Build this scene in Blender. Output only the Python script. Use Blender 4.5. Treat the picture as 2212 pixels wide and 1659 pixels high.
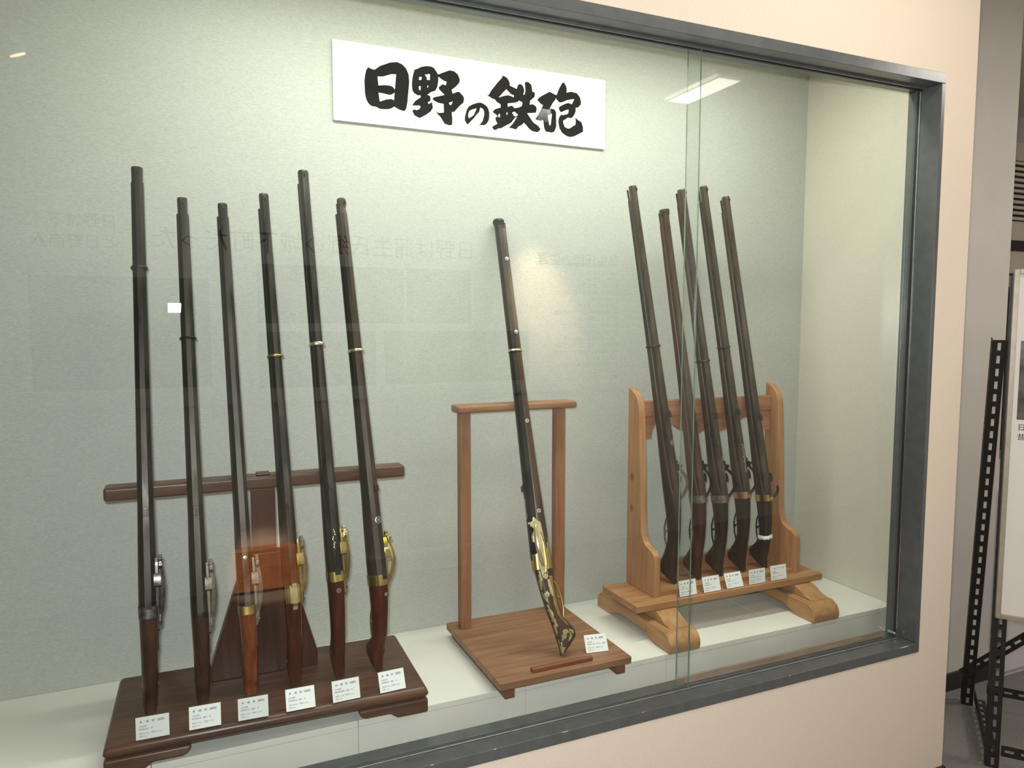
import bpy, bmesh, math, random
from mathutils import Vector, Matrix, noise
from mathutils.geometry import tessellate_polygon

# ------------------------------------------------------------------ scene
for o in list(bpy.data.objects):
    bpy.data.objects.remove(o, do_unlink=True)
SC = bpy.context.scene
COL = SC.collection
R = math.radians

# ------------------------------------------------------------------ camera
CAM = Vector((0.0, -1.5, 1.455))
yaw, pitch, roll, FPX = R(23.8316), R(-4.7274), R(0.0484), 1603.326
fo = Vector((math.sin(yaw) * math.cos(pitch), math.cos(yaw) * math.cos(pitch), math.sin(pitch)))
ri = Vector((math.cos(yaw), -math.sin(yaw), 0.0))
up = ri.cross(fo)
r2 = ri * math.cos(roll) + up * math.sin(roll)
u2 = up * math.cos(roll) - ri * math.sin(roll)
cam = bpy.data.cameras.new('camera')
cam.sensor_width = 36.0
cam.lens = 36.0 * FPX / 2212.0
cam.clip_start = 0.02
co = bpy.data.objects.new('camera', cam)
COL.objects.link(co)
co.matrix_world = Matrix(((r2.x, u2.x, -fo.x, CAM.x), (r2.y, u2.y, -fo.y, CAM.y), (r2.z, u2.z, -fo.z, CAM.z), (0, 0, 0, 1)))
SC.camera = co

# ------------------------------------------------------------------ world, view, large lights
w = bpy.data.worlds.new('world')
SC.world = w
w.use_nodes = True
w.node_tree.nodes['Background'].inputs[0].default_value = (0.75, 0.72, 0.68, 1)
w.node_tree.nodes['Background'].inputs[1].default_value = 0.05
SC.view_settings.view_transform = 'Standard'
SC.view_settings.look = 'None'
SC.view_settings.exposure = 0.0
SC.view_settings.gamma = 1.0
SC.view_settings.use_curve_mapping = False
SC.cycles.use_denoising = True
SC.cycles.transparent_max_bounces = 12
SC.cycles.max_bounces = 5
SC.cycles.diffuse_bounces = 3
SC.cycles.glossy_bounces = 2
SC.cycles.use_adaptive_sampling = True
SC.cycles.adaptive_threshold = 0.04
SC.cycles.transmission_bounces = 2
SC.cycles.caustics_reflective = False
SC.cycles.caustics_refractive = False


def area_light(name, loc, target, sx, sy, power, col, shape='RECTANGLE', spread=180):
    l = bpy.data.lights.new(name, 'AREA')
    l.shape = shape
    l.size = sx
    if shape in ('RECTANGLE', 'ELLIPSE'):
        l.size_y = sy
    l.energy = power
    l.color = col
    l.spread = R(spread)
    o = bpy.data.objects.new(name, l)
    COL.objects.link(o)
    o.location = loc
    d = Vector(target) - Vector(loc)
    o.rotation_euler = d.to_track_quat('-Z', 'Y').to_euler()
    return o


# the photographer's flash, beside the lens
area_light('camera_flash', (-0.028, -1.50, 1.510), Vector((-0.028, -1.5, 1.51)) + fo, 0.046, 0.032, 30.0, (0.97, 0.98, 1.0))
# fluorescent row hidden behind the head of the case (its luminaire is built with the case)
area_light('case_fluorescent', (0.92, 0.20, 2.33), (0.92, 0.30, 0.0), 1.75, 0.07, 19.5, (0.95, 1.0, 0.88))
# ceiling luminaire of the room (its housing is built with the room)
area_light('room_fluorescent', (2.62, -1.74, 2.705), (2.62, -1.74, 0.0), 0.14, 0.5, 1.4, (1.0, 0.93, 0.82))
area_light('room_fluorescent', (1.60, -0.60, 2.70), (1.60, -0.60, 0.0), 0.9, 0.14, 9.0, (1.0, 0.93, 0.82))  # added lamp, out of view, brightens the front wall
area_light('room_fluorescent', (3.60, -1.00, 2.70), (3.60, -1.00, 0.0), 0.9, 0.14, 9.0 * 2.8, (1.0, 0.94, 0.86))  # added lamp, out of view, lifts the grey side wall


# wall washer along the ceiling track, turned to the opposite wall
area_light('wall_washer', (1.1, -1.90, 2.545), (1.1, -2.60, 0.75), 3.0, 0.05, 14.0, (1.0, 0.97, 0.92))


def spot(name, loc, target, power, col, ang, blend=0.6, size=0.03):
    l = bpy.data.lights.new(name, 'SPOT')
    l.energy = power
    l.color = col
    l.spot_size = R(ang)
    l.spot_blend = blend
    l.shadow_soft_size = size
    o = bpy.data.objects.new(name, l)
    COL.objects.link(o)
    o.location = loc
    o.rotation_euler = (Vector(target) - Vector(loc)).to_track_quat('-Z', 'Y').to_euler()
    return o


# ------------------------------------------------------------------ materials
MATS = {}


def new_mat(name):
    m = bpy.data.materials.new(name)
    m.use_nodes = True
    nt = m.node_tree
    nt.nodes.clear()
    out = nt.nodes.new('ShaderNodeOutputMaterial')
    MATS[name] = m
    return m, nt, out


def lin(c):
    return tuple(((v / 255.0) / 12.92 if v <= 10 else (((v / 255.0) + 0.055) / 1.055) ** 2.4) for v in c) + (1.0,)


def surf(name, c1, c2=None, rough=0.5, metal=0.0, scale=8.0, stretch=(1, 1, 1), detail=4.0, bump=0.0, bscale=None,
         bstretch=None, spec=0.5, lo=0.35, hi=0.65, rough2=None, coat=0.0, emit=None, estr=0.0):
    m, nt, out = new_mat(name)
    N, L = nt.nodes, nt.links
    b = N.new('ShaderNodeBsdfPrincipled')
    L.new(b.outputs[0], out.inputs[0])
    b.inputs['Base Color'].default_value = lin(c1)
    b.inputs['Roughness'].default_value = rough
    b.inputs['Metallic'].default_value = metal
    b.inputs['Specular IOR Level'].default_value = spec
    b.inputs['Coat Weight'].default_value = coat
    if emit:
        b.inputs['Emission Color'].default_value = lin(emit)
        b.inputs['Emission Strength'].default_value = estr
    tc = N.new('ShaderNodeTexCoord')
    if c2:
        mp = N.new('ShaderNodeMapping')
        mp.inputs['Scale'].default_value = stretch
        L.new(tc.outputs['Object'], mp.inputs[0])
        nz = N.new('ShaderNodeTexNoise')
        nz.inputs['Scale'].default_value = scale
        nz.inputs['Detail'].default_value = detail
        L.new(mp.outputs[0], nz.inputs['Vector'])
        rp = N.new('ShaderNodeValToRGB')
        rp.color_ramp.elements[0].position = lo
        rp.color_ramp.elements[1].position = hi
        rp.color_ramp.elements[0].color = lin(c1)
        rp.color_ramp.elements[1].color = lin(c2)
        L.new(nz.outputs['Fac'], rp.inputs[0])
        L.new(rp.outputs[0], b.inputs['Base Color'])
        if rough2 is not None:
            mr = N.new('ShaderNodeMapRange')
            mr.inputs['From Min'].default_value = lo
            mr.inputs['From Max'].default_value = hi
            mr.inputs['To Min'].default_value = rough
            mr.inputs['To Max'].default_value = rough2
            L.new(nz.outputs['Fac'], mr.inputs['Value'])
            L.new(mr.outputs[0], b.inputs['Roughness'])
    if bump:
        mp2 = N.new('ShaderNodeMapping')
        mp2.inputs['Scale'].default_value = bstretch or stretch
        L.new(tc.outputs['Object'], mp2.inputs[0])
        n2 = N.new('ShaderNodeTexNoise')
        n2.inputs['Scale'].default_value = bscale or scale
        n2.inputs['Detail'].default_value = 3.0
        L.new(mp2.outputs[0], n2.inputs['Vector'])
        bp = N.new('ShaderNodeBump')
        bp.inputs['Strength'].default_value = bump
        bp.inputs['Distance'].default_value = 0.002
        L.new(n2.outputs['Fac'], bp.inputs['Height'])
        L.new(bp.outputs[0], b.inputs['Normal'])
    return m


def wood(name, c1, c2, c3, axis=0, rough=0.45, scale=6.0, spec=0.4, bump=0.12, knots=False):
    """long grain along axis: stretched noise for figure + fine streaks"""
    m, nt, out = new_mat(name)
    N, L = nt.nodes, nt.links
    b = N.new('ShaderNodeBsdfPrincipled')
    L.new(b.outputs[0], out.inputs[0])
    b.inputs['Roughness'].default_value = rough
    b.inputs['Specular IOR Level'].default_value = spec
    tc = N.new('ShaderNodeTexCoord')
    oi = N.new('ShaderNodeObjectInfo')
    ad = N.new('ShaderNodeVectorMath')
    ad.operation = 'MULTIPLY_ADD'
    ad.inputs[1].default_value = (1, 1, 1)
    sc_ = N.new('ShaderNodeVectorMath')
    sc_.operation = 'SCALE'
    sc_.inputs['Scale'].default_value = 3.7
    cmb = N.new('ShaderNodeCombineXYZ')
    for i in range(3):
        L.new(oi.outputs['Random'], cmb.inputs[i])
    L.new(cmb.outputs[0], sc_.inputs[0])
    L.new(tc.outputs['Object'], ad.inputs[0])
    L.new(sc_.outputs[0], ad.inputs[2])
    s = [9.0, 9.0, 9.0]
    s[axis] = 0.8
    mp = N.new('ShaderNodeMapping')
    mp.inputs['Scale'].default_value = s
    L.new(ad.outputs[0], mp.inputs[0])
    nz = N.new('ShaderNodeTexNoise')
    nz.inputs['Scale'].default_value = scale
    nz.inputs['Detail'].default_value = 5.0
    nz.inputs['Distortion'].default_value = 0.6
    L.new(mp.outputs[0], nz.inputs['Vector'])
    rp = N.new('ShaderNodeValToRGB')
    e = rp.color_ramp.elements
    e[0].position, e[1].position = 0.30, 0.72
    e[0].color, e[1].color = lin(c1), lin(c3)
    k = e.new(0.5)
    k.color = lin(c2)
    L.new(nz.outputs['Fac'], rp.inputs[0])
    s2 = [60.0, 60.0, 60.0]
    s2[axis] = 2.0
    mp2 = N.new('ShaderNodeMapping')
    mp2.inputs['Scale'].default_value = s2
    L.new(ad.outputs[0], mp2.inputs[0])
    n2 = N.new('ShaderNodeTexNoise')
    n2.inputs['Scale'].default_value = scale
    n2.inputs['Detail'].default_value = 2.0
    L.new(mp2.outputs[0], n2.inputs['Vector'])
    mr = N.new('ShaderNodeMapRange')
    mr.inputs['To Min'].default_value = 0.78
    mr.inputs['To Max'].default_value = 1.18
    L.new(n2.outputs['Fac'], mr.inputs['Value'])
    mx = N.new('ShaderNodeVectorMath')
    mx.operation = 'SCALE'
    L.new(rp.outputs[0], mx.inputs[0])
    L.new(mr.outputs[0], mx.inputs['Scale'])
    L.new(mx.outputs[0], b.inputs['Base Color'])
    if bump:
        bp = N.new('ShaderNodeBump')
        bp.inputs['Strength'].default_value = bump
        bp.inputs['Distance'].default_value = 0.001
        L.new(n2.outputs['Fac'], bp.inputs['Height'])
        L.new(bp.outputs[0], b.inputs['Normal'])
    return m


def woven(name, c1, c2, rough=0.85, sx=330.0, sz=520.0, bump=0.35):
    """wall paper with a fine horizontal weave"""
    m, nt, out = new_mat(name)
    N, L = nt.nodes, nt.links
    b = N.new('ShaderNodeBsdfPrincipled')
    b.inputs['Roughness'].default_value = rough
    b.inputs['Specular IOR Level'].default_value = 0.2
    L.new(b.outputs[0], out.inputs[0])
    tc = N.new('ShaderNodeTexCoord')
    mp = N.new('ShaderNodeMapping')
    mp.inputs['Scale'].default_value = (sx * 0.35, sx * 0.35, sz)
    L.new(tc.outputs['Object'], mp.inputs[0])
    n1 = N.new('ShaderNodeTexNoise')
    n1.inputs['Scale'].default_value = 1.0
    n1.inputs['Detail'].default_value = 2.0
    L.new(mp.outputs[0], n1.inputs['Vector'])
    n2 = N.new('ShaderNodeTexNoise')
    n2.inputs['Scale'].default_value = 1.3
    L.new(tc.outputs['Object'], n2.inputs['Vector'])
    rp = N.new('ShaderNodeValToRGB')
    rp.color_ramp.elements[0].position = 0.25
    rp.color_ramp.elements[1].position = 0.75
    rp.color_ramp.elements[0].color = lin(c1)
    rp.color_ramp.elements[1].color = lin(c2)
    L.new(n1.outputs['Fac'], rp.inputs[0])
    L.new(rp.outputs[0], b.inputs['Base Color'])
    bp = N.new('ShaderNodeBump')
    bp.inputs['Strength'].default_value = bump
    bp.inputs['Distance'].default_value = 0.0008
    L.new(n1.outputs['Fac'], bp.inputs['Height'])
    L.new(bp.outputs[0], b.inputs['Normal'])
    return m


def clear(name, tint, f0=0.04, rough=0.0, k=1.0):
    """thin clear sheet: transparent body, mirror reflection rising towards grazing angles"""
    m, nt, out = new_mat(name)
    N, L = nt.nodes, nt.links
    tr = N.new('ShaderNodeBsdfTransparent')
    tr.inputs[0].default_value = tint + (1.0,)
    gl = N.new('ShaderNodeBsdfGlossy')
    gl.inputs['Roughness'].default_value = rough
    gl.inputs['Color'].default_value = (1, 1, 1, 1)
    lw = N.new('ShaderNodeLayerWeight')
    lw.inputs['Blend'].default_value = 0.5
    pw = N.new('ShaderNodeMath')
    pw.operation = 'POWER'
    pw.inputs[1].default_value = 5.0
    L.new(lw.outputs['Facing'], pw.inputs[0])
    ma = N.new('ShaderNodeMath')
    ma.operation = 'MULTIPLY_ADD'
    ma.inputs[1].default_value = (1.0 - f0) * k
    ma.inputs[2].default_value = f0 * k
    L.new(pw.outputs[0], ma.inputs[0])
    mx = N.new('ShaderNodeMixShader')
    L.new(ma.outputs[0], mx.inputs[0])
    L.new(tr.outputs[0], mx.inputs[1])
    L.new(gl.outputs[0], mx.inputs[2])
    L.new(mx.outputs[0], out.inputs[0])
    return m


def glow(name, col, strength):
    m, nt, out = new_mat(name)
    e = nt.nodes.new('ShaderNodeEmission')
    e.inputs[0].default_value = lin(col)
    e.inputs[1].default_value = strength
    nt.links.new(e.outputs[0], out.inputs[0])
    m.cycles.emission_sampling = 'NONE'
    return m


# room
woven('paper_pink', (224, 208, 190), (236, 222, 204), sx=430, sz=460, bump=0.22)
woven('paper_case', (172, 174, 168), (192, 193, 186), sx=430, sz=460, bump=0.3)
woven('paper_case_side', (202, 195, 180), (214, 207, 192), sx=430, sz=460, bump=0.28)
surf('paint_grey', (196, 190, 182), (204, 198, 190), rough=0.8, scale=3)
surf('paint_white', (214, 208, 206), (222, 216, 214), rough=0.75, scale=3)
surf('paint_ceiling', (226, 222, 214), (232, 228, 220), rough=0.85, scale=4)
surf('carpet', (112, 110, 105), (142, 138, 132), rough=0.95, scale=260, bump=0.6, bscale=320, spec=0.1)
surf('baseboard_dark', (40, 36, 34), (48, 44, 42), rough=0.5)
surf('slate_metal', (84, 87, 87), (92, 94, 93), rough=0.26, spec=0.6, scale=30)
surf('metal_raw', (186, 186, 182), (205, 205, 200), rough=0.35, metal=1.0, scale=60)
surf('stainless', (150, 136, 118), (170, 155, 135), rough=0.4, metal=0.25, scale=40, stretch=(0.2, 3, 3))
surf('chrome', (225, 225, 225), rough=0.08, metal=1.0)
surf('bench_white', (226, 224, 214), (234, 232, 223), rough=0.6, scale=5)
clear('glass', (0.97, 0.985, 0.972))
clear('acrylic', (0.97, 0.97, 0.98), f0=0.04, rough=0.02)
surf('glass_edge', (96, 122, 104), (128, 150, 134), rough=0.15, scale=90, stretch=(1, 1, 0.1), spec=0.8)
surf('sign_white', (228, 232, 226), rough=0.5)
surf('ink', (13, 13, 12), rough=0.85, spec=0.15)
surf('ink_grey', (36, 42, 42), rough=0.85, spec=0.15)
surf('card_white', (232, 234, 232), rough=0.55)
surf('screw', (210, 215, 205), rough=0.3, metal=0.6)
surf('black_steel', (30, 27, 24), (40, 36, 32), rough=0.45, scale=30)
surf('alu_frame', (176, 166, 150), (188, 178, 162), rough=0.35, metal=0.4, scale=30)
surf('board_white', (232, 228, 220), rough=0.6)
surf('photo_dark', (44, 42, 40), (120, 116, 108), rough=0.5, scale=14)
surf('photo_grey', (92, 100, 100), (134, 140, 136), rough=0.5, scale=9)
surf('ac_body', (206, 196, 178), rough=0.5)
surf('ac_dark', (44, 38, 34), rough=0.6)
surf('plinth_wood', (178, 112, 62), (206, 140, 84), rough=0.5, scale=7, stretch=(1, 8, 8))
surf('panel_print', (214, 218, 216), (222, 226, 222), rough=0.6, scale=2)
surf('lamp_white', (236, 236, 230), rough=0.4)
glow('tube_lit', (240, 255, 225), 2.0)
glow('tube_lit_room', (255, 246, 228), 3.0)
glow('diffuser_lit', (255, 244, 226), 1.0)
glow('spot_lit', (255, 214, 150), 14.0)
# racks
wood('walnut', (67, 42, 31), (83, 55, 40), (101, 69, 52), axis=0, rough=0.32)
wood('walnut_v', (51, 30, 23), (65, 39, 30), (81, 49, 39), axis=2, rough=0.32)
wood('lauan', (126, 86, 59), (142, 101, 72), (155, 115, 86), axis=0, rough=0.5)
wood('lauan_v', (128, 83, 56), (144, 97, 68), (157, 112, 81), axis=2, rough=0.5)
wood('lauan_dark', (103, 53, 33), (116, 63, 39), (129, 74, 48), axis=0, rough=0.5)
wood('pine', (154, 108, 69), (169, 122, 82), (182, 137, 97), axis=0, rough=0.5)
wood('pine_v', (154, 108, 69), (169, 122, 82), (182, 137, 97), axis=2, rough=0.5)
wood('pine_y', (160, 114, 70), (175, 129, 85), (188, 143, 98), axis=1, rough=0.5)
wood('pine_red', (145, 98, 70), (162, 114, 85), (175, 129, 99), axis=0, rough=0.5)
surf('knot', (120, 74, 38), (150, 98, 54), rough=0.6, scale=60)
# guns
surf('iron_dark', (32, 29, 26), (52, 48, 43), rough=0.30, metal=0.6, scale=45, stretch=(1, 0.25, 1), rough2=0.5, bump=0.1, bscale=200)
surf('iron_grey', (42, 39, 36), (70, 66, 61), rough=0.26, metal=0.7, scale=45, stretch=(1, 0.2, 1), rough2=0.48)
surf('iron_brown', (44, 35, 27), (66, 54, 42), rough=0.36, metal=0.5, scale=45, stretch=(1, 0.2, 1), rough2=0.6)
surf('iron_olive', (40, 37, 29), (62, 58, 46), rough=0.34, metal=0.5, scale=45, stretch=(1, 0.2, 1), rough2=0.55)
surf('old_iron', (76, 69, 57), (94, 86, 72), rough=0.24, metal=0.75, scale=45, stretch=(1, 0.2, 1), rough2=0.42)
surf('old_iron_brown', (76, 63, 48), (94, 79, 61), rough=0.28, metal=0.65, scale=45, stretch=(1, 0.2, 1), rough2=0.46)
wood('old_stock', (40, 31, 23), (52, 41, 31), (66, 53, 40), axis=1, rough=0.38, bump=0.06)
wood('old_stock_red', (50, 30, 22), (64, 39, 29), (80, 52, 39), axis=1, rough=0.36, bump=0.06)
surf('lock_iron', (70, 68, 66), (110, 108, 104), rough=0.3, metal=0.8, scale=80)
surf('lock_grey', (98, 92, 82), (128, 120, 106), rough=0.45, metal=0.5, scale=80)
surf('brass', (206, 178, 104), (226, 202, 134), rough=0.2, metal=0.95, scale=30)
surf('brass_pale', (220, 206, 158), (236, 226, 186), rough=0.24, metal=0.9, scale=40)
surf('brass_dull', (140, 118, 66), (170, 148, 90), rough=0.36, metal=0.85, scale=40)
surf('copper', (206, 160, 126), (222, 182, 150), rough=0.3, metal=0.9, scale=40)
surf('silver', (205, 205, 198), (226, 226, 220), rough=0.28, metal=0.9, scale=60)
surf('gold_lacquer', (160, 142, 92), (184, 168, 118), rough=0.42, metal=0.45, scale=70)
surf('white_cloth', (226, 228, 226), (238, 240, 238), rough=0.9, scale=120, bump=0.5)
surf('bore', (8, 8, 8), rough=0.9)
wood('stock_dark', (52, 38, 28), (66, 49, 36), (82, 62, 46), axis=1, rough=0.3, bump=0.05)
wood('stock_black', (24, 18, 15), (33, 24, 19), (44, 32, 25), axis=1, rough=0.3, bump=0.05)
wood('stock_brown', (44, 26, 17), (58, 35, 23), (74, 46, 31), axis=1, rough=0.3, bump=0.05)
wood('stock_red', (54, 22, 13), (74, 31, 19), (94, 43, 27), axis=1, rough=0.26, bump=0.04)
wood('stock_orange', (92, 45, 22), (116, 60, 32), (138, 77, 44), axis=1, rough=0.26, bump=0.04)
wood('stock_dull', (36, 27, 20), (48, 37, 28), (62, 49, 37), axis=1, rough=0.45, bump=0.08)
wood('stock_reddull', (46, 27, 20), (60, 36, 26), (76, 48, 36), axis=1, rough=0.4, bump=0.08)

# ------------------------------------------------------------------ mesh helpers


def link(name, me, mat, parent=None):
    o = bpy.data.objects.new(name, me)
    COL.objects.link(o)
    if isinstance(mat, str):
        me.materials.clear() if len(me.materials) else None
        me.materials.append(MATS[mat])
    elif mat:
        for m in mat:
            me.materials.append(MATS[m])
    if parent is not None:
        o.parent = parent
    return o


def mesh(name, verts, faces, mat, parent=None, smooth=False, sharp=40):
    me = bpy.data.meshes.new(name)
    me.from_pydata([tuple(v) for v in verts], [], faces)
    bm = bmesh.new()
    bm.from_mesh(me)
    bmesh.ops.recalc_face_normals(bm, faces=bm.faces)
    bm.to_mesh(me)
    bm.free()
    if smooth:
        for p in me.polygons:
            p.use_smooth = True
        me.set_sharp_from_angle(angle=R(sharp))
    return link(name, me, mat, parent)


class MB:
    def __init__(self):
        self.v, self.f = [], []

    def add(self, v, f):
        n = len(self.v)
        self.v += [Vector(p) for p in v]
        self.f += [tuple(i + n for i in q) for q in f]

    def box(self, x0, x1, y0, y1, z0, z1, M=None):
        v = [Vector((x, y, z)) for z in (z0, z1) for y in (y0, y1) for x in (x0, x1)]
        if M is not None:
            v = [M @ p for p in v]
        self.add(v, [(0, 2, 3, 1), (4, 5, 7, 6), (0, 1, 5, 4), (2, 6, 7, 3), (0, 4, 6, 2), (1, 3, 7, 5)])

    def loft(self, rings, cap=True, closed=False):
        n = len(rings[0])
        v = [p for r in rings for p in r]
        f = []
        for i in range(len(rings) - 1 + (1 if closed else 0)):
            a, b = i * n, ((i + 1) % len(rings)) * n
            for j in range(n):
                k = (j + 1) % n
                f.append((a + j, a + k, b + k, b + j))
        if cap and not closed:
            f.append(tuple(range(n - 1, -1, -1)))
            f.append(tuple((len(rings) - 1) * n + j for j in range(n)))
        self.add(v, f)

    def tube(self, path, rad, seg=8, flat=1.0, side=None, cap=True):
        path = [Vector(p) for p in path]
        rings = []
        for i, p in enumerate(path):
            t = (path[min(i + 1, len(path) - 1)] - path[max(i - 1, 0)]).normalized()
            s = Vector(side) if side else Vector((0.3, 0.2, 1.0))
            s = (s - t * s.dot(t)).normalized()
            b = t.cross(s)
            r = rad[i] if isinstance(rad, (list, tuple)) else rad
            rings.append([p + s * (math.cos(2 * math.pi * k / seg) * r) + b * (math.sin(2 * math.pi * k / seg) * r * flat) for k in range(seg)])
        self.loft(rings, cap)

    def prism(self, poly, d0, d1, plane='xz'):
        """extrude a 2D outline: plane 'xz' along y, 'yz' along x, 'xy' along z"""
        def P(a, b, d):
            return {'xz': (a, d, b), 'yz': (d, a, b), 'xy': (a, b, d)}[plane]
        n = len(poly)
        v = [P(a, b, d0) for a, b in poly] + [P(a, b, d1) for a, b in poly]
        f = [(i, (i + 1) % n, n + (i + 1) % n, n + i) for i in range(n)]
        tris = tessellate_polygon([[Vector((a, b, 0)) for a, b in poly]])
        f += [tuple(t) for t in tris] + [tuple(n + i for i in reversed(t)) for t in tris]
        self.add(v, f)

    def build(self, name, mat, parent=None, smooth=False, sharp=40, bevel=0.0, seg=2):
        me = bpy.data.meshes.new(name)
        me.from_pydata([tuple(p) for p in self.v], [], self.f)
        bm = bmesh.new()
        bm.from_mesh(me)
        bmesh.ops.recalc_face_normals(bm, faces=bm.faces)
        if bevel:
            bmesh.ops.dissolve_limit(bm, angle_limit=R(0.5), verts=bm.verts, edges=bm.edges)
            es = [e for e in bm.edges if len(e.link_faces) == 2 and e.calc_face_angle(0) > R(25)]
            bmesh.ops.bevel(bm, geom=es, offset=bevel, segments=seg, profile=0.5, affect='EDGES')
        bm.to_mesh(me)
        bm.free()
        if smooth or bevel:
            for p in me.polygons:
                p.use_smooth = True
            me.set_sharp_from_angle(angle=R(sharp))
        o = link(name, me, mat, parent)
        if bevel:
            md = o.modifiers.new('weighted_normals', 'WEIGHTED_NORMAL')
            md.weight = 80
        return o


def bx(name, x0, x1, y0, y1, z0, z1, mat, parent=None, bevel=0.0, seg=2):
    m = MB()
    m.box(x0, x1, y0, y1, z0, z1)
    return m.build(name, mat, parent, bevel=bevel, seg=seg)


def tag(o, label, cat, group=None, kind=None):
    if label:
        o['label'] = label
    if cat:
        o['category'] = cat
    if group:
        o['group'] = group
    if kind:
        o['kind'] = kind
    return o


def thing(name, loc, label, cat, group=None, rz=0.0, kind=None):
    o = bpy.data.objects.new(name, None)
    COL.objects.link(o)
    o.location = loc
    o.rotation_euler = (0, 0, rz)
    o.empty_display_size = 0.05
    return tag(o, label, cat, group, kind)


def text_mesh(body, size, align='LEFT'):
    c = bpy.data.curves.new('text', 'FONT')
    c.body = body
    c.size = size
    c.resolution_u = 1
    c.align_x = align
    o = bpy.data.objects.new('text', c)
    COL.objects.link(o)
    dg = bpy.context.evaluated_depsgraph_get()
    me = bpy.data.meshes.new_from_object(o.evaluated_get(dg))
    v = [tuple(p.co) for p in me.vertices]
    f = [tuple(p.vertices) for p in me.polygons]
    bpy.data.objects.remove(o, do_unlink=True)
    bpy.data.curves.remove(c)
    bpy.data.meshes.remove(me)
    return v, f


# ------------------------------------------------------------------ the setting
XC, X1, ZT, ZB = 2.150, 2.0155, 2.165, 0.457
YB, YF, ZK, XR = 0.635, 0.186, 0.517, 2.1365
XL = -1.35          # left end of the case opening, outside the frame
HZ, SZ, JX = 2.1365, 0.4853, 2.0008

m = MB()
m.box(-3.2, XC, 0.0, 0.03, 0.0, ZB)
m.box(-3.2, XC, 0.0, 0.03, ZT, 2.75)
m.box(X1, XC, 0.0, 0.03, ZB, ZT)
m.box(-3.2, XL, 0.0, 0.03, ZB, ZT)
tag(m.build('wall_front', 'paper_pink'), 'pale pink papered wall around the glazed display case', 'wall', kind='structure')
bb = MB()
bb.box(-3.2, XC + 0.006, -0.008, 0.0, 0.0, 0.06)
bb.box(XC, XC + 0.006, 0.0, 0.05, 0.0, 0.06)
tag(bb.build('baseboard_front', 'baseboard_dark'), 'dark baseboard along the foot of the pink wall', 'baseboard', kind='structure')
tag(bx('wall_case_back', XL - 0.1, XR, YB, YB + 0.03, 0.2, 2.5, 'paper_case'), 'grey-green papered back wall inside the display case', 'wall', kind='structure')
tag(bx('wall_case_right', XR, XC, 0.031, YB + 0.03, 0.0, 2.75, 'paper_case_side'), 'beige papered right end wall inside the display case', 'wall', kind='structure')
tag(bx('wall_case_left', XL - 0.13, XL - 0.1, 0.031, YB + 0.03, 0.2, 2.5, 'paper_case_side'), 'left end wall of the display case', 'wall', kind='structure')
tag(bx('ceiling_case', XL - 0.1, XR, 0.031, YB, 2.45, 2.48, 'paint_ceiling'), 'white top inside the display case', 'ceiling', kind='structure')
tag(bx('floor', -3.2, 5.2, -2.7, 1.7, -0.02, 0.0, 'carpet'), 'grey speckled carpet floor', 'floor', kind='structure')
tag(bx('ceiling', -3.2, 5.2, -2.7, 1.7, 2.75, 2.79, 'paint_ceiling'), 'white ceiling of the room', 'ceiling', kind='structure')
tag(bx('wall_rear', -3.2, 5.2, -2.7, -2.6, 0.0, 2.75, 'paint_white'), 'white wall opposite the case, mirrored in the glass', 'wall', kind='structure')
tag(bx('wall_left', -3.3, -3.2, -2.7, 0.1, 0.0, 2.75, 'paint_white'), 'white wall at the left end of the room', 'wall', kind='structure')
tag(bx('wall_right', 5.2, 5.3, -2.7, 1.7, 0.0, 2.75, 'paint_white'), 'white wall at the right end of the room', 'wall', kind='structure')
m = MB()
m.box(XC + 0.002, 2.972, 0.40, 0.47, 0.0, 2.75)
m.box(2.90, 2.972, 0.47, 1.7, 0.0, 2.75)
tag(m.build('wall_side', 'paint_grey'), 'grey wall set back beyond the corner of the pink wall', 'wall', kind='structure')
tag(bx('baseboard_side', XC + 0.01, 2.976, 0.39, 0.40, 0.0, 0.07, 'baseboard_dark'), 'dark baseboard at the foot of the grey wall', 'baseboard', kind='structure')
tag(bx('wall_far', 2.972, 5.2, 1.6, 1.7, 0.0, 2.75, 'paint_white'), 'far white wall behind the air conditioner', 'wall', kind='structure')

# glazed front of the case
win = thing('window_1', (0.3, 0.05, ZB), 'dark slate metal frame with two sliding glass panes of the display case', 'display window', kind='structure')
inv = Matrix.Translation(-Vector(win.location))


def wpart(mb, name, mat, **k):
    mb.v = [inv @ p for p in mb.v]
    return mb.build(name, mat, win, **k)


m = MB(); m.box(XL, X1, -0.003, 0.105, HZ, ZT); wpart(m, 'frame_head', 'slate_metal', bevel=0.0012)
m = MB(); m.box(JX, X1, -0.0028, 0.105, SZ + 0.0004, HZ - 0.0004); wpart(m, 'frame_jamb', 'slate_metal', bevel=0.0012)
m = MB(); m.box(XL, XL + 0.0147, -0.0028, 0.105, SZ + 0.0004, HZ - 0.0004); wpart(m, 'frame_jamb', 'slate_metal', bevel=0.0012)
sill = MB()
sill.box(XL, X1, -0.003, 0.105, ZB, SZ)
sill = wpart(sill, 'frame_sill', 'slate_metal', bevel=0.0012)
m = MB(); m.box(XL + 0.015, JX, 0.0445, 0.0475, SZ + 0.0002, SZ + 0.0035); wpart(m, 'track', 'metal_raw', bevel=0.0006)
m = MB(); m.box(XL + 0.015, JX, 0.058, 0.062, SZ + 0.0002, SZ + 0.003); wpart(m, 'track', 'slate_metal')
m = MB(); m.box(XL + 0.015, JX, 0.0435, 0.0485, HZ - 0.006, HZ - 0.0002); wpart(m, 'track', 'slate_metal')
m = MB(); m.box(XL + 0.015, JX, 0.058, 0.064, HZ - 0.006, HZ - 0.0002); wpart(m, 'track', 'baseboard_dark')
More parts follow.
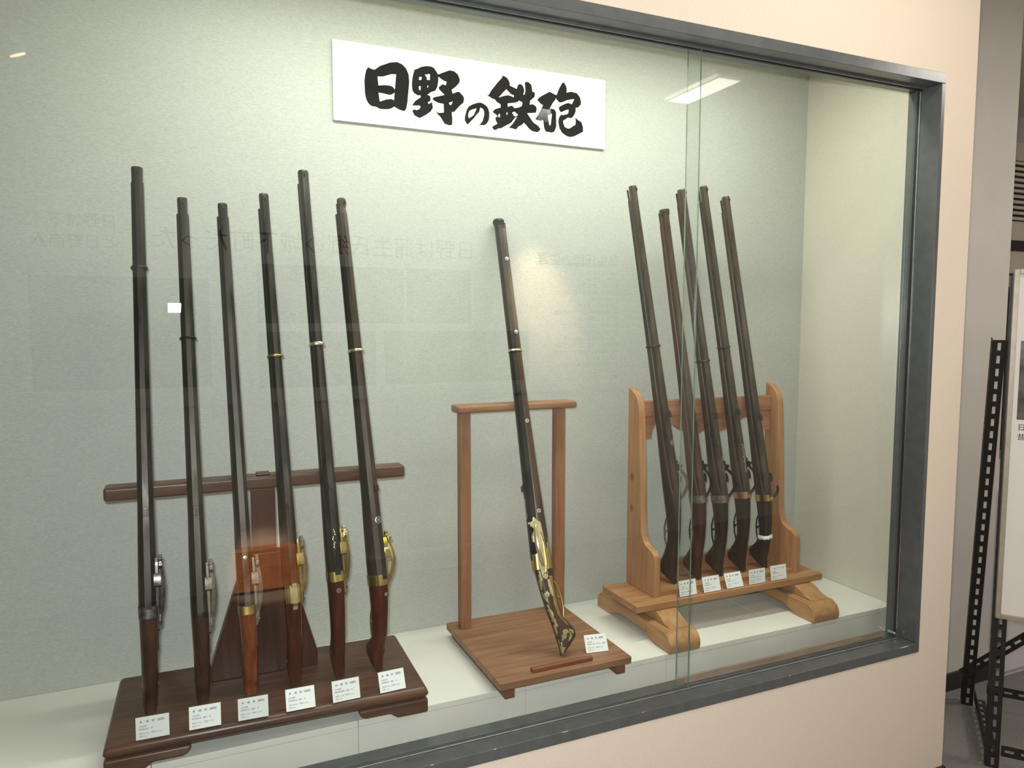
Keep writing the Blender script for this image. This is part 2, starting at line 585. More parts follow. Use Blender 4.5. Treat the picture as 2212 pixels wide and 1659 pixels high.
m = MB(); m.box(JX - 0.0022, JX - 0.0002, 0.0625, 0.0655, SZ + 0.004, HZ - 0.006); wpart(m, 'gasket', 'metal_raw')
m = MB(); m.box(JX - 0.0020, JX - 0.0002, 0.0665, 0.0745, SZ + 0.004, HZ - 0.006); wpart(m, 'gasket', 'baseboard_dark')


def pane(x0, x1, y0, y1, z0, z1, vis):
    me_v = [inv @ Vector(p) for p in [(x, y, z) for z in (z0, z1) for y in (y0, y1) for x in (x0, x1)]]
    fs = [(0, 1, 5, 4), (2, 6, 7, 3), (0, 2, 3, 1), (4, 5, 7, 6), (0, 4, 6, 2), (1, 3, 7, 5)]
    o = mesh('glass_pane', me_v, fs, ['glass', 'glass_edge'], win)
    for i in range(2, 6):
        o.data.polygons[i].material_index = 1
    return o


p1 = pane(XL + 0.005, 1.199, 0.050, 0.055, SZ - 0.006, HZ + 0.006, 1)
p2 = pane(1.181, JX + 0.006, 0.0790, 0.0840, SZ - 0.006, HZ + 0.006, 1)
tag(p1, 'front sliding glass pane, left', None)
tag(p2, 'rear sliding glass pane, right', None)
m = MB(); m.box(1.178, 1.952, 0.0735, 0.0785, SZ + 0.0004, SZ + 0.021)
tag(wpart(m, 'bottom_rail', 'stainless', bevel=0.0008), 'brownish stainless steel rail at the foot of the right pane', None)
m = MB(); m.box(1.1765, 1.200, 0.0700, 0.0733, SZ + 0.0004, SZ + 0.0222); wpart(m, 'rail_cap', 'stainless', bevel=0.0006)
m = MB(); m.tube([(1.983, 0.0785, SZ + 0.0115), (1.983, 0.0560, SZ + 0.0115), (1.983, 0.0545, SZ + 0.0115)], [0.0062, 0.0062, 0.0048], 14)
tag(wpart(m, 'stop_bolt', 'chrome', smooth=True), 'small chrome bolt in the lower corner', None)
random.seed(4)
for (cx, ln, hh) in ((1.955, 0.030, 0.0022), (1.935, 0.010, 0.0014), (1.50, 0.004, 0.001), (0.62, 0.007, 0.001), (0.80, 0.018, 0.0008), (1.02, 0.006, 0.0008), (0.47, 0.008, 0.001)):
    pts = []
    for i in range(9):
        t = i / 8.0
        pts.append((cx + (t - 0.5) * ln, SZ - 0.0002))
    for i in range(8, -1, -1):
        t = i / 8.0
        pts.append((cx + (t - 0.5) * ln, SZ - 0.0004 - hh * math.sin(math.pi * t) * random.uniform(0.5, 1.3)))
    m = MB(); m.prism(pts, -0.0036, -0.0029, 'xz'); wpart(m, 'paint_chip', 'bench_white')

# platform inside the case: panels with open joints
plat = thing('display_platform', (0.35, YF, 0.30), 'white panelled platform running along the case floor', 'platform')
iv = Matrix.Translation(-Vector(plat.location))
seams = [XL - 0.098, -0.9740, -0.5334, -0.0930, 0.3480, 0.7850, 1.2260, 1.6670, XR - 0.001]
for a, b in zip(seams[:-1], seams[1:]):
    m = MB(); m.box(a + 0.0005, b - 0.0005, YF, YB - 0.001, ZK - 0.016, ZK); m.v = [iv @ p for p in m.v]
    m.build('top_panel', 'bench_white', plat, bevel=0.001)
    m = MB(); m.box(a + 0.0005, b - 0.0005, YF + 0.0006, YF + 0.016, 0.30, ZK - 0.0165); m.v = [iv @ p for p in m.v]
    m.build('front_panel', 'bench_white', plat)

# fluorescent luminaire behind the head of the case
lum = thing('case_luminaire', (0.35, 0.2, 2.45), 'fluorescent light row hidden behind the head of the case', 'lamp')
lv = Matrix.Translation(-Vector(lum.location))
m = MB(); m.box(0.02, 1.82, 0.15, 0.25, 2.40, 2.45); m.v = [lv @ p for p in m.v]; m.build('housing', 'lamp_white', lum, bevel=0.003)
for k in range(2):
    a = 0.05 + k * 0.88
    m = MB(); m.tube([(a, 0.2, 2.372), (a + 0.85, 0.2, 2.372)], 0.013, 12); m.v = [lv @ p for p in m.v]
    m.build('tube', 'tube_lit', lum, smooth=True)

# ------------------------------------------------------------------ sign board
sx0, sx1, sz0, sz1 = 0.3991, 1.2672, 2.0138, 2.2305
sg = thing('sign_board', (sx0, 0.635, sz0), 'white rectangular sign with black brush calligraphy on the case wall', 'sign')
m = MB(); m.box(0, sx1 - sx0, -0.009, -0.001, 0, sz1 - sz0); m.build('panel', 'sign_white', sg, bevel=0.0008)
GLYPHS = [[[[989,1545],[1069,1510],[1163,1495],[1318,1617],[1453,1681],[1628,1760],[1822,1796],[1969,1751],[2085,1651],[2153,1493],[2170,1290],[2137,978],[2109,713],[2073,531],[2013,454],[1914,471],[1816,502],[1719,551],[1631,490],[1523,454],[1330,437],[1263,452],[1206,483],[1053,493],[969,561],[914,664],[883,825],[871,1143],[896,1328],[931,1469]],[[1247,1323],[1391,1338],[1662,1442],[1784,1449],[1745,1027],[1687,1090],[1610,1117],[1445,1113],[1272,1079]],[[1269,886],[1423,877],[1568,858],[1645,872],[1734,938],[1717,727],[1634,754],[1488,723],[1304,642]]],[[[2328,1655],[2415,1690],[2529,1758],[2680,1802],[2831,1811],[2920,1776],[2983,1690],[3048,1604],[3044,1450],[3018,1280],[2953,1142],[2825,1091],[2710,1000],[2792,969],[2804,887],[2785,820],[2721,795],[2740,738],[2848,809],[2860,704],[2879,665],[2808,538],[2654,420],[2464,310],[2315,371],[2247,493],[2310,541],[2379,525],[2467,570],[2499,639],[2468,665],[2243,645],[2344,786],[2508,905],[2496,962],[2433,943],[2358,969],[2309,998],[2260,1068],[2243,1230],[2257,1372],[2289,1528]],[[2469,1470],[2545,1479],[2531,1396],[2456,1380]],[[2627,1549],[2791,1594],[2784,1422],[2695,1417],[2689,1498]],[[2448,1197],[2511,1223],[2503,1104],[2466,1100]],[[2712,1254],[2744,1258],[2725,1202],[2706,1206]]],[[[3027,1607],[3226,1704],[3394,1780],[3536,1769],[3653,1689],[3711,1547],[3691,1461],[3573,1326],[3449,1227],[3487,1124],[3624,1195],[3690,1203],[3755,1144],[3827,1081],[3840,998],[3813,898],[3701,801],[3530,607],[3451,592],[3470,402],[3462,233],[3384,200],[3228,232],[3113,399],[2961,537],[3089,528],[3205,553],[3200,797],[3040,808],[2912,853],[2855,905],[2913,953],[3228,1057],[3068,1192],[3049,1249],[3172,1359],[3268,1330],[3301,1441],[3237,1451],[3147,1487],[3048,1551]],[[3362,846],[3486,902],[3433,794],[3394,790]]],[[[3857,480],[3882,573],[3920,713],[3988,817],[4100,886],[4256,950],[4344,972],[4413,963],[4539,909],[4614,826],[4646,704],[4642,560],[4626,478],[4556,367],[4474,319],[4399,319],[4311,299],[4355,352],[4418,427],[4456,540],[4481,640],[4469,741],[4431,800],[4347,824],[4334,737],[4305,671],[4249,625],[4199,563],[4155,496],[4074,419],[3992,325],[3937,285],[3863,385]],[[4013,695],[4100,742],[4231,788],[4218,736],[4174,651],[4136,573],[4080,533],[3999,479],[3975,499],[3962,543],[3981,630]]],[[[5090,1853],[5219,1807],[5284,1735],[5322,1648],[5310,1588],[5544,1514],[5583,1623],[5648,1683],[5740,1643],[5799,1545],[5800,1452],[5760,1378],[5813,1378],[5839,1481],[5832,1619],[5812,1721],[5871,1770],[5951,1762],[6044,1692],[6078,1498],[6164,1485],[6158,1356],[6005,1221],[5986,1101],[6099,1126],[6206,1068],[6226,988],[6200,879],[5900,834],[6007,705],[6114,576],[6289,488],[6363,395],[6263,296],[6088,308],[5955,382],[5875,468],[5789,535],[5729,464],[5611,405],[5526,303],[5415,326],[5291,337],[5427,479],[5558,674],[5532,671],[5480,642],[5362,484],[5181,383],[5038,293],[4923,270],[4859,217],[4782,226],[4731,302],[4910,418],[4859,488],[4840,578],[4910,632],[4885,663],[4751,740],[4821,829],[5013,902],[5013,1000],[4898,1044],[4821,1121],[4745,1129],[4656,1176],[4568,1199],[4631,1230],[4695,1352],[4809,1491],[4898,1605],[5052,1774]],[[5200,1465],[5362,1330],[5453,1317],[5446,1247],[5414,1267],[5284,1297],[5129,1261],[4949,1188]],[[5245,1050],[5440,1090],[5557,1121],[5629,1176],[5741,1137],[5715,1023],[5597,963],[5466,937],[5414,994],[5349,993],[5252,947]],[[5395,789],[5479,834],[5597,748],[5506,685],[5460,704]],[[4955,711],[4994,710],[4987,600],[4929,634]],[[5206,768],[5252,785],[5232,708],[5206,710]]],[[[6238,1269],[6322,1363],[6503,1476],[6673,1571],[6804,1524],[6917,1492],[6871,1349],[6793,1260],[6676,1058],[6781,1064],[6860,1039],[6900,963],[6910,527],[6838,370],[6732,330],[6627,348],[6542,340],[6482,459],[6449,684],[6358,652],[6176,678],[6273,813],[6401,1055],[6440,1139],[6375,1154],[6310,1215]],[[6611,833],[6755,918],[6718,599],[6692,538],[6659,569],[6632,727]]],[[[6897,1455],[6910,1491],[6988,1684],[7099,1881],[7172,1913],[7240,1818],[7274,1742],[7261,1614],[7429,1663],[7631,1642],[7741,1533],[7783,1410],[7777,1305],[7676,1201],[7588,1190],[7602,1099],[7556,978],[7476,876],[7422,847],[7314,859],[7234,792],[7154,749],[7155,668],[7209,558],[7317,517],[7398,537],[7518,625],[7586,656],[7598,750],[7584,888],[7666,827],[7802,772],[7865,626],[7867,474],[7711,388],[7535,295],[7400,264],[7265,285],[7104,374],[7023,492],[6982,650],[6988,788],[7047,887],[7120,941],[7126,907],[7300,961],[7340,1023],[7339,1104],[7259,1084],[7073,988],[7006,1055],[6992,1134],[7071,1189],[7231,1276],[7337,1306],[7452,1279],[7538,1440],[7471,1437],[7297,1388],[7097,1295],[7017,1280],[6898,1375]]]]
names = ['lettering'] * 7
m = MB()
for g in GLYPHS:
    loops = [[Vector((x / 10000.0, z / 10000.0, 0)) for x, z in lp] for lp in g]
    tr = tessellate_polygon(loops)
    flat = [p for lp in loops for p in lp]
    m.add([(p.x, -0.0093, p.y) for p in flat], [tuple(t) for t in tr])
tag(m.build('lettering', 'ink', sg), 'black brush lettering reading 日野の鉄砲', None)
for sx_, sz_ in ((0.012, 0.206), (0.012, 0.012), (0.434, 0.206), (0.434, 0.008), (0.857, 0.206), (0.857, 0.012)):
    m = MB()
    m.tube([(sx_, -0.0091, sz_), (sx_, -0.0105, sz_)], [0.0036, 0.0028], 10)
    m.build('screw', 'screw', sg, smooth=True)

# ------------------------------------------------------------------ racks
# --- dark rack for six guns
Z1 = 0.582
rk = thing('gun_rack', (0.1655, 0.165, ZK), 'dark walnut gun rack with a low moulded base, holding six guns', 'gun rack', rz=R(-1.5))
hw = 0.3455
# base board with rounded nose (profile across depth lofted along x)
m = MB()
prof = []
for k in range(9):
    a = -math.pi / 2 + math.pi * k / 8
    prof.append((-0.003 - 0.012 * math.cos(a) + 0.012, 0.0505 + 0.0145 * math.sin(a)))
prof = [(0.010 - 0.013 * math.cos(a), 0.0505 + 0.0145 * math.sin(a)) for a in [(-math.pi / 2 + math.pi * k / 8) for k in range(9)]]
prof += [(0.322, 0.065), (0.322, 0.036)]
n = len(prof)
rings = []
for k in range(5):
    a = math.pi / 2 * k / 4
    rings.append((-hw + 0.012 - 0.012 * math.cos(a - 0) if False else -hw + 0.012 * (1 - math.sin(a)), 0.0145 * (1 - math.cos(a))))
rg = []
for x, shrink in [(-hw, 0.010), (-hw + 0.003, 0.004), (-hw + 0.010, 0.0)]:
    rg.append([(x, y, 0.0505 + (z - 0.0505) * (1 - shrink / 0.0145)) for y, z in prof])
for x, shrink in [(hw - 0.010, 0.0), (hw - 0.003, 0.004), (hw, 0.010)]:
    rg.append([(x, y, 0.0505 + (z - 0.0505) * (1 - shrink / 0.0145)) for y, z in prof])
m.loft([[Vector(p) for p in r] for r in rg])
m.build('base_board', 'walnut', rk, smooth=True, sharp=35)
# bracket feet, front and back
foot = [(0.0, 0.0), (0.075, 0.0), (0.084, 0.006), (0.092, 0.0125), (0.150, 0.0125), (0.160, 0.0165), (0.166, 0.026), (0.168, 0.0345), (0.0, 0.0345)]
for sx_ in (-1, 1):
    for (y0, y1) in ((0.000, 0.024), (0.296, 0.318)):
        m = MB()
        m.prism([(sx_ * (hw + 0.001 - a), b) for a, b in foot], y0, y1, 'xz')
        m.build('foot', 'walnut', rk, bevel=0.006, seg=3)
    m = MB(); m.box(*(sorted((sx_ * (hw - 0.0005), sx_ * (hw - 0.022)))), 0.03, 0.292, 0.0, 0.0345); m.build('side_rail', 'walnut', rk, bevel=0.004)
# buttress board and post
m = MB()
bt = [(-0.1365, 0.0655), (0.1170, 0.0655), (0.1170, 0.100), (0.042, 0.372), (-0.050, 0.372), (-0.1365, 0.100)]
m.prism(bt, 0.218, 0.255, 'xz'); m.build('buttress', 'walnut_v', rk, bevel=0.002)
m = MB(); m.box(-0.034, 0.0225, 0.221, 0.252, 0.3725, 0.5318); m.build('post', 'walnut_v', rk, bevel=0.002)
m = MB(); m.box(-0.350, 0.350, 0.214, 0.267, 0.532, 0.564, Matrix.Translation((0, 0.2405, 0)) @ Matrix.Rotation(R(1.5), 4, 'Z') @ Matrix.Translation((0, -0.2405, 0))); rail = m.build('cross_rail', 'walnut', rk, bevel=0.007, seg=3)
m = MB(); m.box(-0.020, 0.012, 0.221, 0.252, 0.5642, 0.570); m.build('tenon', 'walnut_v', rk, bevel=0.002)

# --- middle rack for one gun
rk2 = thing('gun_rack', (0.8825, 0.135, ZK), 'reddish-brown wooden stand with two slim posts, holding one gun', 'gun rack')
m = MB(); m.box(-0.1925, 0.1925, 0.0, 0.412, 0.024, 0.0435); m.build('base_board', 'lauan', rk2, bevel=0.0025)
for a in (-0.178, 0.147):
    m = MB(); m.box(a, a + 0.027, 0.003, 0.405, 0.0, 0.0238); m.build('runner', 'lauan_dark', rk2, bevel=0.001)
m = MB()
m.prism([(0.018, 0.0437), (0.034, 0.0437), (0.034, 0.0535), (0.026, 0.0560), (0.018, 0.0535)], -0.093, 0.083, 'yz')
m.build('stop_strip', 'lauan_dark', rk2, bevel=0.001)
for a in (-0.169, 0.1385):
    m = MB(); m.box(a, a + 0.031, 0.345, 0.374, 0.0437, 0.6828); m.build('post', 'lauan_v', rk2, bevel=0.0015)
m = MB(); m.box(-0.186, 0.193, 0.3145, 0.379, 0.683, 0.704); m.build('cross_rail', 'lauan', rk2, bevel=0.006, seg=3)

# --- pale pine rack for five guns
rk3 = thing('gun_rack', (1.5535, 0.385, ZK), 'pale pine gun rack with curved side boards, holding five guns', 'gun rack')
ox, oy = 1.5535, 0.385
for fx in (1.230, 1.773):
    f = [(0.177, 0.0), (0.1745, 0.018), (0.176, 0.030), (0.183, 0.042), (0.193, 0.050), (0.206, 0.0555), (0.53, 0.0555), (0.556, 0.054), (0.572, 0.044), (0.581, 0.024), (0.582, 0.0), (0.508, 0.0), (0.490, 0.006), (0.465, 0.017), (0.440, 0.0215), (0.330, 0.0215), (0.300, 0.018), (0.270, 0.008), (0.252, 0.0)]
    m = MB(); m.prism([(a - oy, b) for a, b in f], fx - ox, fx + 0.1055 - ox, 'yz')
    ft = m.build('foot', 'pine_y', rk3, bevel=0.003)
    g = [(0.212, 0.0558), (0.226, 0.0600), (0.240, 0.0640), (0.252, 0.0700), (0.266, 0.0780), (0.280, 0.0835), (0.298, 0.0858), (0.478, 0.0858), (0.505, 0.078), (0.530, 0.064), (0.548, 0.0558)]
    m = MB(); m.prism([(a - oy, b) for a, b in g], fx + 0.026 - ox, fx + 0.099 - ox, 'yz')
    m.build('riser', 'pine_y', rk3, bevel=0.003)
m = MB(); m.box(1.1885 - ox, 1.9185 - ox, 0.286 - oy, 0.480 - oy, 0.086, 0.108); m.build('shelf', 'pine', rk3, bevel=0.0025)
pu = [(0.3235, 0.1082), (0.3235, 0.222), (0.327, 0.235), (0.336, 0.2445), (0.352, 0.2500), (0.371, 0.2560), (0.384, 0.2660), (0.392, 0.2800), (0.398, 0.300), (0.400, 0.333), (0.4095, 0.550), (0.4165, 0.660), (0.420, 0.680), (0.430, 0.705), (0.447, 0.722), (0.470, 0.7325), (0.4785, 0.7350), (0.478, 0.1082)]
pu = [(a + (0.0 if a < 0.44 else 0.0), b) for a, b in pu]
for x0 in (1.2750, 1.8305):
    m = MB(); m.prism([(a - oy, b) for a, b in pu], x0 - ox, x0 + 0.0225 - ox, 'yz')
    sb = m.build('side_board', 'pine_v', rk3, bevel=0.002)
    if x0 < 1.5:
        for yy, zz, ry, rz_ in ((0.452, 0.455, 0.0105, 0.0125), (0.452, 0.355, 0.0085, 0.0125)):
            m = MB()
            m.prism([(yy - oy + ry * math.cos(2 * math.pi * k / 14), zz + rz_ * math.sin(2 * math.pi * k / 14)) for k in range(14)], x0 - 0.0004 - ox, x0 - ox + 0.001, 'yz')
            m.build('knot', 'knot', sb)
m = MB(); m.box(1.298 - ox, 1.830 - ox, 0.4515 - oy, 0.4770 - oy, 0.642, 0.691); m.build('cross_rail', 'pine_red', rk3, bevel=0.002)
va = [(0.0, 0.6418), (0.0, 0.572), (0.050, 0.572), (0.052, 0.585), (0.055, 0.603), (0.066, 0.617), (0.080, 0.6205), (0.110, 0.6190), (0.140, 0.608), (0.165, 0.592), (0.200, 0.581), (0.232, 0.576), (0.248, 0.583), (0.266, 0.592)]
va2 = va + [(0.532 - a, b) for a, b in reversed(va[:-1])]
m = MB(); m.prism([(1.298 + a - ox, b) for a, b in va2], 0.4580 - oy, 0.4700 - oy, 'xz'); m.build('valance', 'pine_red', rk3)
m = MB(); m.box(1.298 - ox, 1.830 - ox, 0.330 - oy, 0.345 - oy, 0.1082, 0.1225); m.build('stop_strip', 'pine', rk3, bevel=0.001)
m = MB(); m.box(1.298 - ox, 1.830 - ox, 0.460 - oy, 0.474 - oy, 0.1082, 0.168); m.build('back_strip', 'pine_red', rk3, bevel=0.001)

# ------------------------------------------------------------------ matchlock guns


def lerp(tab, t):
    if t <= tab[0][0]:
        return tab[0][1]
    for (a, va_), (b, vb) in zip(tab[:-1], tab[1:]):
        if t <= b:
            k = (t - a) / (b - a)
            return va_ + (vb - va_) * k
    return tab[-1][1]


def sec(w_, zt, zb, nn=2.5, seg=18):
    zc, h = (zt + zb) / 2, (zt - zb) / 2
    pts = []
    for k in range(seg):
        a = 2 * math.pi * k / seg
        c, s = math.cos(a), math.sin(a)
        pts.append((w_ * math.copysign(abs(c) ** (2 / nn), c), zc + h * math.copysign(abs(s) ** (2 / nn), s)))
    return pts


def rosette(mb, cx, cy, cz, nrm, updir, r, petals=5):
    n_ = Vector(nrm).normalized()
    u_ = Vector(updir); u_ = (u_ - n_ * u_.dot(n_)).normalized()
    v_ = n_.cross(u_)
    C = Vector((cx, cy, cz))
    k = petals * 6
    out_, inn = [], []
    for i in range(k):
        a = 2 * math.pi * i / k
        rr = r * (0.80 + 0.20 * abs(math.cos(petals * a / 2)))
        out_.append(C + (u_ * math.cos(a) + v_ * math.sin(a)) * rr)
        inn.append(C + (u_ * math.cos(a) + v_ * math.sin(a)) * r * 0.30)
    up_ = [p + n_ * 0.0009 for p in out_]
    ui = [p + n_ * 0.0012 for p in inn]
    v, f = out_ + up_ + ui + inn, []
    for i in range(k):
        j = (i + 1) % k
        f += [(i, j, k + j, k + i), (k + i, k + j, 2 * k + j, 2 * k + i), (2 * k + i, 2 * k + j, 3 * k + j, 3 * k + i)]
    mb.add(v, f)


def make_gun(g):
    B, M_ = Vector(g['B']), Vector(g['M'])
    L = (M_ - B).length
    a = (M_ - B).normalized()
    v0 = Vector((0, -1, 0)); v0 = (v0 - a * v0.dot(a)).normalized()
    xr = a.cross(v0)
    th = R(g['tw'])
    upv = v0 * math.cos(th) + xr * math.sin(th)
    rt = a.cross(upv)
    D = g.get('drop', 0.043)          # how far the heel falls below the bore line
    BL = g['butt']                    # breech to heel
    rb, rm = g.get('rb', 0.0160), g.get('rm', 0.0112)
    wd = g.get('wd', 1.0)
    bd_ = g.get('bd', 1.0)
    tip = Vector((0.0, -BL, -D))      # heel of the butt, in gun space
    rot = Matrix((rt, a, upv)).transposed()
    base = B + rot @ tip
    root = thing('matchlock_gun', base, g['label'], 'matchlock gun', g['group'])
    root.rotation_mode = 'QUATERNION'
    root.rotation_quaternion = rot.to_quaternion()

    def fin(mb, name, mat, smooth=True, sharp=35, bevel=0.0, parent=None):
        mb.v = [p - tip for p in mb.v]
        return mb.build(name, mat, parent or root, smooth=smooth, sharp=sharp, bevel=bevel)

    # barrel: octagon, flat on top
    rt_ = [(-0.012, rb), (0.10, rb * 0.99), (0.35, rb * 0.86), (0.65, rb * 0.74), (L - 0.05, rm), (L, rm)]

    def octa(y, r, rnd=0.0):
        R_ = r / math.cos(math.pi / 8)
        return [Vector((R_ * math.cos(math.pi / 8 + k * math.pi / 4), y, R_ * math.sin(math.pi / 8 + k * math.pi / 4))) for k in range(8)]
    mb = MB()
    ys = [-0.012, 0.05, 0.2, 0.4, 0.6, 0.8, L - 0.055]
    rings = [octa(y, lerp(rt_, y)) for y in ys]
    mz = g.get('muzzle', 'plain')
    if mz == 'plain':
        rings += [octa(L - 0.030, rm), octa(L - 0.012, rm * 1.03), octa(L - 0.004, rm * 1.05), octa(L, rm * 0.98)]
    elif mz == 'knob':
        rings += [octa(L - 0.040, rm * 0.98), octa(L - 0.026, rm * 0.82), octa(L - 0.020, rm * 0.86), octa(L - 0.012, rm * 1.05), octa(L - 0.004, rm * 1.05), octa(L, rm * 0.9)]
    else:
        rings += [octa(L - 0.035, rm * 0.98), octa(L - 0.020, rm * 1.02), octa(L - 0.006, rm * 1.28), octa(L, rm * 1.22)]
    rings += [octa(L, rm * 0.62), octa(L - 0.03, rm * 0.60)]
    mb.loft(rings)
    fin(mb, 'barrel', g['barrel'], smooth=False)
    mb = MB()
    mb.loft([octa(L - 0.0295, rm * 0.58), octa(L - 0.029, rm * 0.58)])
    fin(mb, 'bore', 'bore', smooth=False)

    # stock: fore-end and butt in one piece of wood
    fe = L - g.get('step', 0.040)
    W = [(-BL, 0.0110), (-BL + 0.02, 0.0150), (-BL + 0.06, 0.0170), (-BL + 0.12, 0.0170), (-0.06, 0.0185), (0.0, 0.0198), (0.10, 0.0190), (0.20, 0.0172), (0.5, 0.0155), (fe, 0.0138)]
    T = [(-BL, -D + 0.0005), (-BL + 0.03, -D + 0.006), (-0.19, -0.0215), (-0.15, -0.0100), (-0.10, 0.0010), (-0.055, 0.0085), (-0.02, 0.0125), (0.0, 0.0110), (0.02, 0.0055), (0.12, 0.0005), (0.5, -0.001), (fe, -0.002)]
    Bo = [(-BL, -D - 0.0005), (-BL + 0.022, -D - 0.019 * bd_), (-BL + 0.045, -D - 0.0345 * bd_), (-BL + 0.060, -D - 0.0350 * bd_), (-BL + 0.078, -D - 0.0255 * bd_), (-0.165, -0.0520), (-0.13, -0.0440), (-0.08, -0.0400), (0.0, -0.0385), (0.10, -0.0350), (0.25, -0.0290), (0.5, -0.0240), (fe, -0.0190)]
    ys = [-BL, -BL + 0.005, -BL + 0.012, -BL + 0.022, -BL + 0.033, -BL + 0.045, -BL + 0.053, -BL + 0.062, -BL + 0.072, -BL + 0.085, -BL + 0.10, -0.15, -0.125, -0.10, -0.075, -0.05, -0.025, 0.0, 0.03, 0.07, 0.12, 0.2, 0.35, 0.5, 0.65, 0.8, fe - 0.01, fe - 0.002, fe]
    ys = sorted(set(round(y, 4) for y in ys))

    def stock_sec(y, grow=0.0, seg=18):
        s = 1.0
        w_ = lerp(W, y) * wd * s + grow
        return [Vector((px, y, pz)) for px, pz in sec(w_, lerp(T, y) + grow, lerp(Bo, y) - grow, 2.7, seg)]

    def side_x(y, z):
        w_ = lerp(W, y) * wd
        zt, zb = lerp(T, y), lerp(Bo, y)
        zc, h = (zt + zb) / 2, (zt - zb) / 2
        q = min(1.0, abs((z - zc) / h))
        return w_ * (1 - q ** 2.7) ** (1 / 2.7)
    mb = MB()
    mb.loft([stock_sec(y) for y in ys])
    if g.get('butt_mat'):
        o = fin(mb, 'stock', None, smooth=True, sharp=60)
        o.data.materials.append(MATS[g['stock']])
        o.data.materials.append(MATS[g['butt_mat']])
        lim = -0.03 + BL
        for p in o.data.polygons:
            if p.center.y < lim:
                p.material_index = 1
    else:
        fin(mb, 'stock', g['stock'], smooth=True, sharp=60)

    # barrel band around barrel and stock
    for yb, mat, hgt in g.get('bands', []):
        mb = MB()
        rr = lerp(rt_, yb)
        rings = []
        for y, gr in ((yb - hgt / 2, 0.0006), (yb - hgt / 2, 0.0030), (yb - hgt / 6, 0.0042), (yb + hgt / 6, 0.0042), (yb + hgt / 2, 0.0030), (yb + hgt / 2, 0.0006)):
            w_ = lerp(W, yb) * wd + gr
            rings.append([Vector((px, y, pz)) for px, pz in sec(w_, rr * 1.0 + gr, lerp(Bo, yb) - gr, 2.4, 20)])
        mb.loft(rings, cap=True)
        fin(mb, 'barrel_band', mat)
    # breech band
    if g.get('breech'):
        mat, y0, y1 = g['breech']
        mb = MB()
        rings = []
        for y, gr in ((y0, 0.0), (y0, 0.0012), (y1, 0.0012), (y1, 0.0)):
            zt = max(lerp(T, y), rb * 0.86) + gr
            w_ = lerp(W, y) * wd + gr
            rings.append([Vector((px, y, pz)) for px, pz in sec(w_, zt + 0.001, lerp(Bo, y) - gr, 3.2, 24)])
        mb.loft(rings)
        fin(mb, 'breech_band', mat, sharp=25)
    if g.get('tang'):
        mat, y0, y1 = g['tang']
        mb = MB()
        rg = []
        for i in range(9):
            y = y0 + (y1 - y0) * i / 8
            zt = max(lerp(T, y), rb * 0.86 if y > -0.052 else -1) + 0.0032
            rg.append([Vector((px, y, zt + pz)) for px, pz in ((-0.0055, -0.006), (0.0055, -0.006), (0.0055, 0), (-0.0055, 0))])
        mb.loft(rg)
        fin(mb, 'tang_plate', mat, smooth=False)
    # sights
    mb = MB()
    yr = g.get('rear', 0.20)
    z0 = lerp(rt_, yr) - 0.0015
    for sx_ in (-1, 1):
        mb.box(min(sx_ * 0.0012, sx_ * 0.0055), max(sx_ * 0.0012, sx_ * 0.0055), yr - 0.009, yr + 0.007, z0, z0 + 0.0085)
    mb.box(-0.0055, 0.0055, yr - 0.009, yr + 0.012, z0, z0 + 0.0045)
    fin(mb, 'rear_sight', g['barrel'], bevel=0.0006)
    mb = MB()
    yf = L - g.get('fsight', 0.014)
    mb.prism([(yf - 0.007, rm - 0.001), (yf + 0.006, rm - 0.001), (yf + 0.005, rm + 0.0055), (yf - 0.001, rm + 0.0055)], -0.0016, 0.0016, 'yz')
    fin(mb, 'front_sight', g['barrel'], bevel=0.0004)
    # ramrod
    mb = MB()
    mb.tube([(0, fe - 0.10, -0.0150), (0, fe, -0.0180), (0, L - 0.008, -0.0190)], 0.0032, 8)
    fin(mb, 'ramrod', g['stock'])

    # lock
    lm = g['lock']
    mb = MB()
    xs = side_x(0.03, -0.014) + 0.0002
    pl = [(-0.060, -0.020), (-0.066, -0.013), (-0.060, -0.004), (-0.01, 0.003), (0.060, 0.006), (0.088, 0.004), (0.097, -0.004), (0.088, -0.016), (0.03, -0.0225)]
    mb.prism(pl, xs - 0.010, xs + 0.0022, 'yz')
    lp_ = fin(mb, 'lock_plate', lm, bevel=0.0008)
    xo = xs + 0.0022
    # flash pan beside the breech
    mb = MB()
    mb.prism([(0.030, -0.0005), (0.062, 0.0005), (0.064, 0.010), (0.052, 0.0135), (0.036, 0.0125)], rb * 0.7, xo + 0.006, 'yz')
    fin(mb, 'flash_pan', g.get('panm', lm), bevel=0.0012)
    # serpentine (match holder)
    bl_ = g.get('bulge', 0.012)
    sp = MB()
    if g.get('open'):
        path = [(xo + 0.003, -0.022, -0.010), (xo + 0.013, -0.024, -0.009), (xo + 0.026, -0.021, -0.004), (xo + 0.036, -0.012, 0.002), (xo + 0.040, 0.000, 0.005), (xo + 0.037, 0.012, 0.006)]
        sp.tube(path, [0.0042, 0.0045, 0.0046, 0.0046, 0.0044, 0.0036], 10)
        fin(sp, 'serpentine', lm)
    else:
        path = []
        for i in range(13):
            t = i / 12.0
            path.append((xo + 0.003 + bl_ * math.sin(math.pi * t) ** 0.8, -0.028 + 0.112 * t, -0.010 + (bl_ * 0.9) * math.sin(math.pi * t) + 0.012 * t))
        sp.tube(path, [0.0032 + 0.0010 * math.sin(math.pi * i / 12) for i in range(13)], 8, flat=1.6)
        ser = fin(sp, 'serpentine', lm)
        jw = MB()
        jw.prism([(0.076, -0.006), (0.092, -0.004), (0.104, 0.004), (0.102, 0.009), (0.094, 0.008), (0.090, 0.016), (0.080, 0.017), (0.072, 0.008)], xo + 0.0005, xo + 0.0085, 'yz')
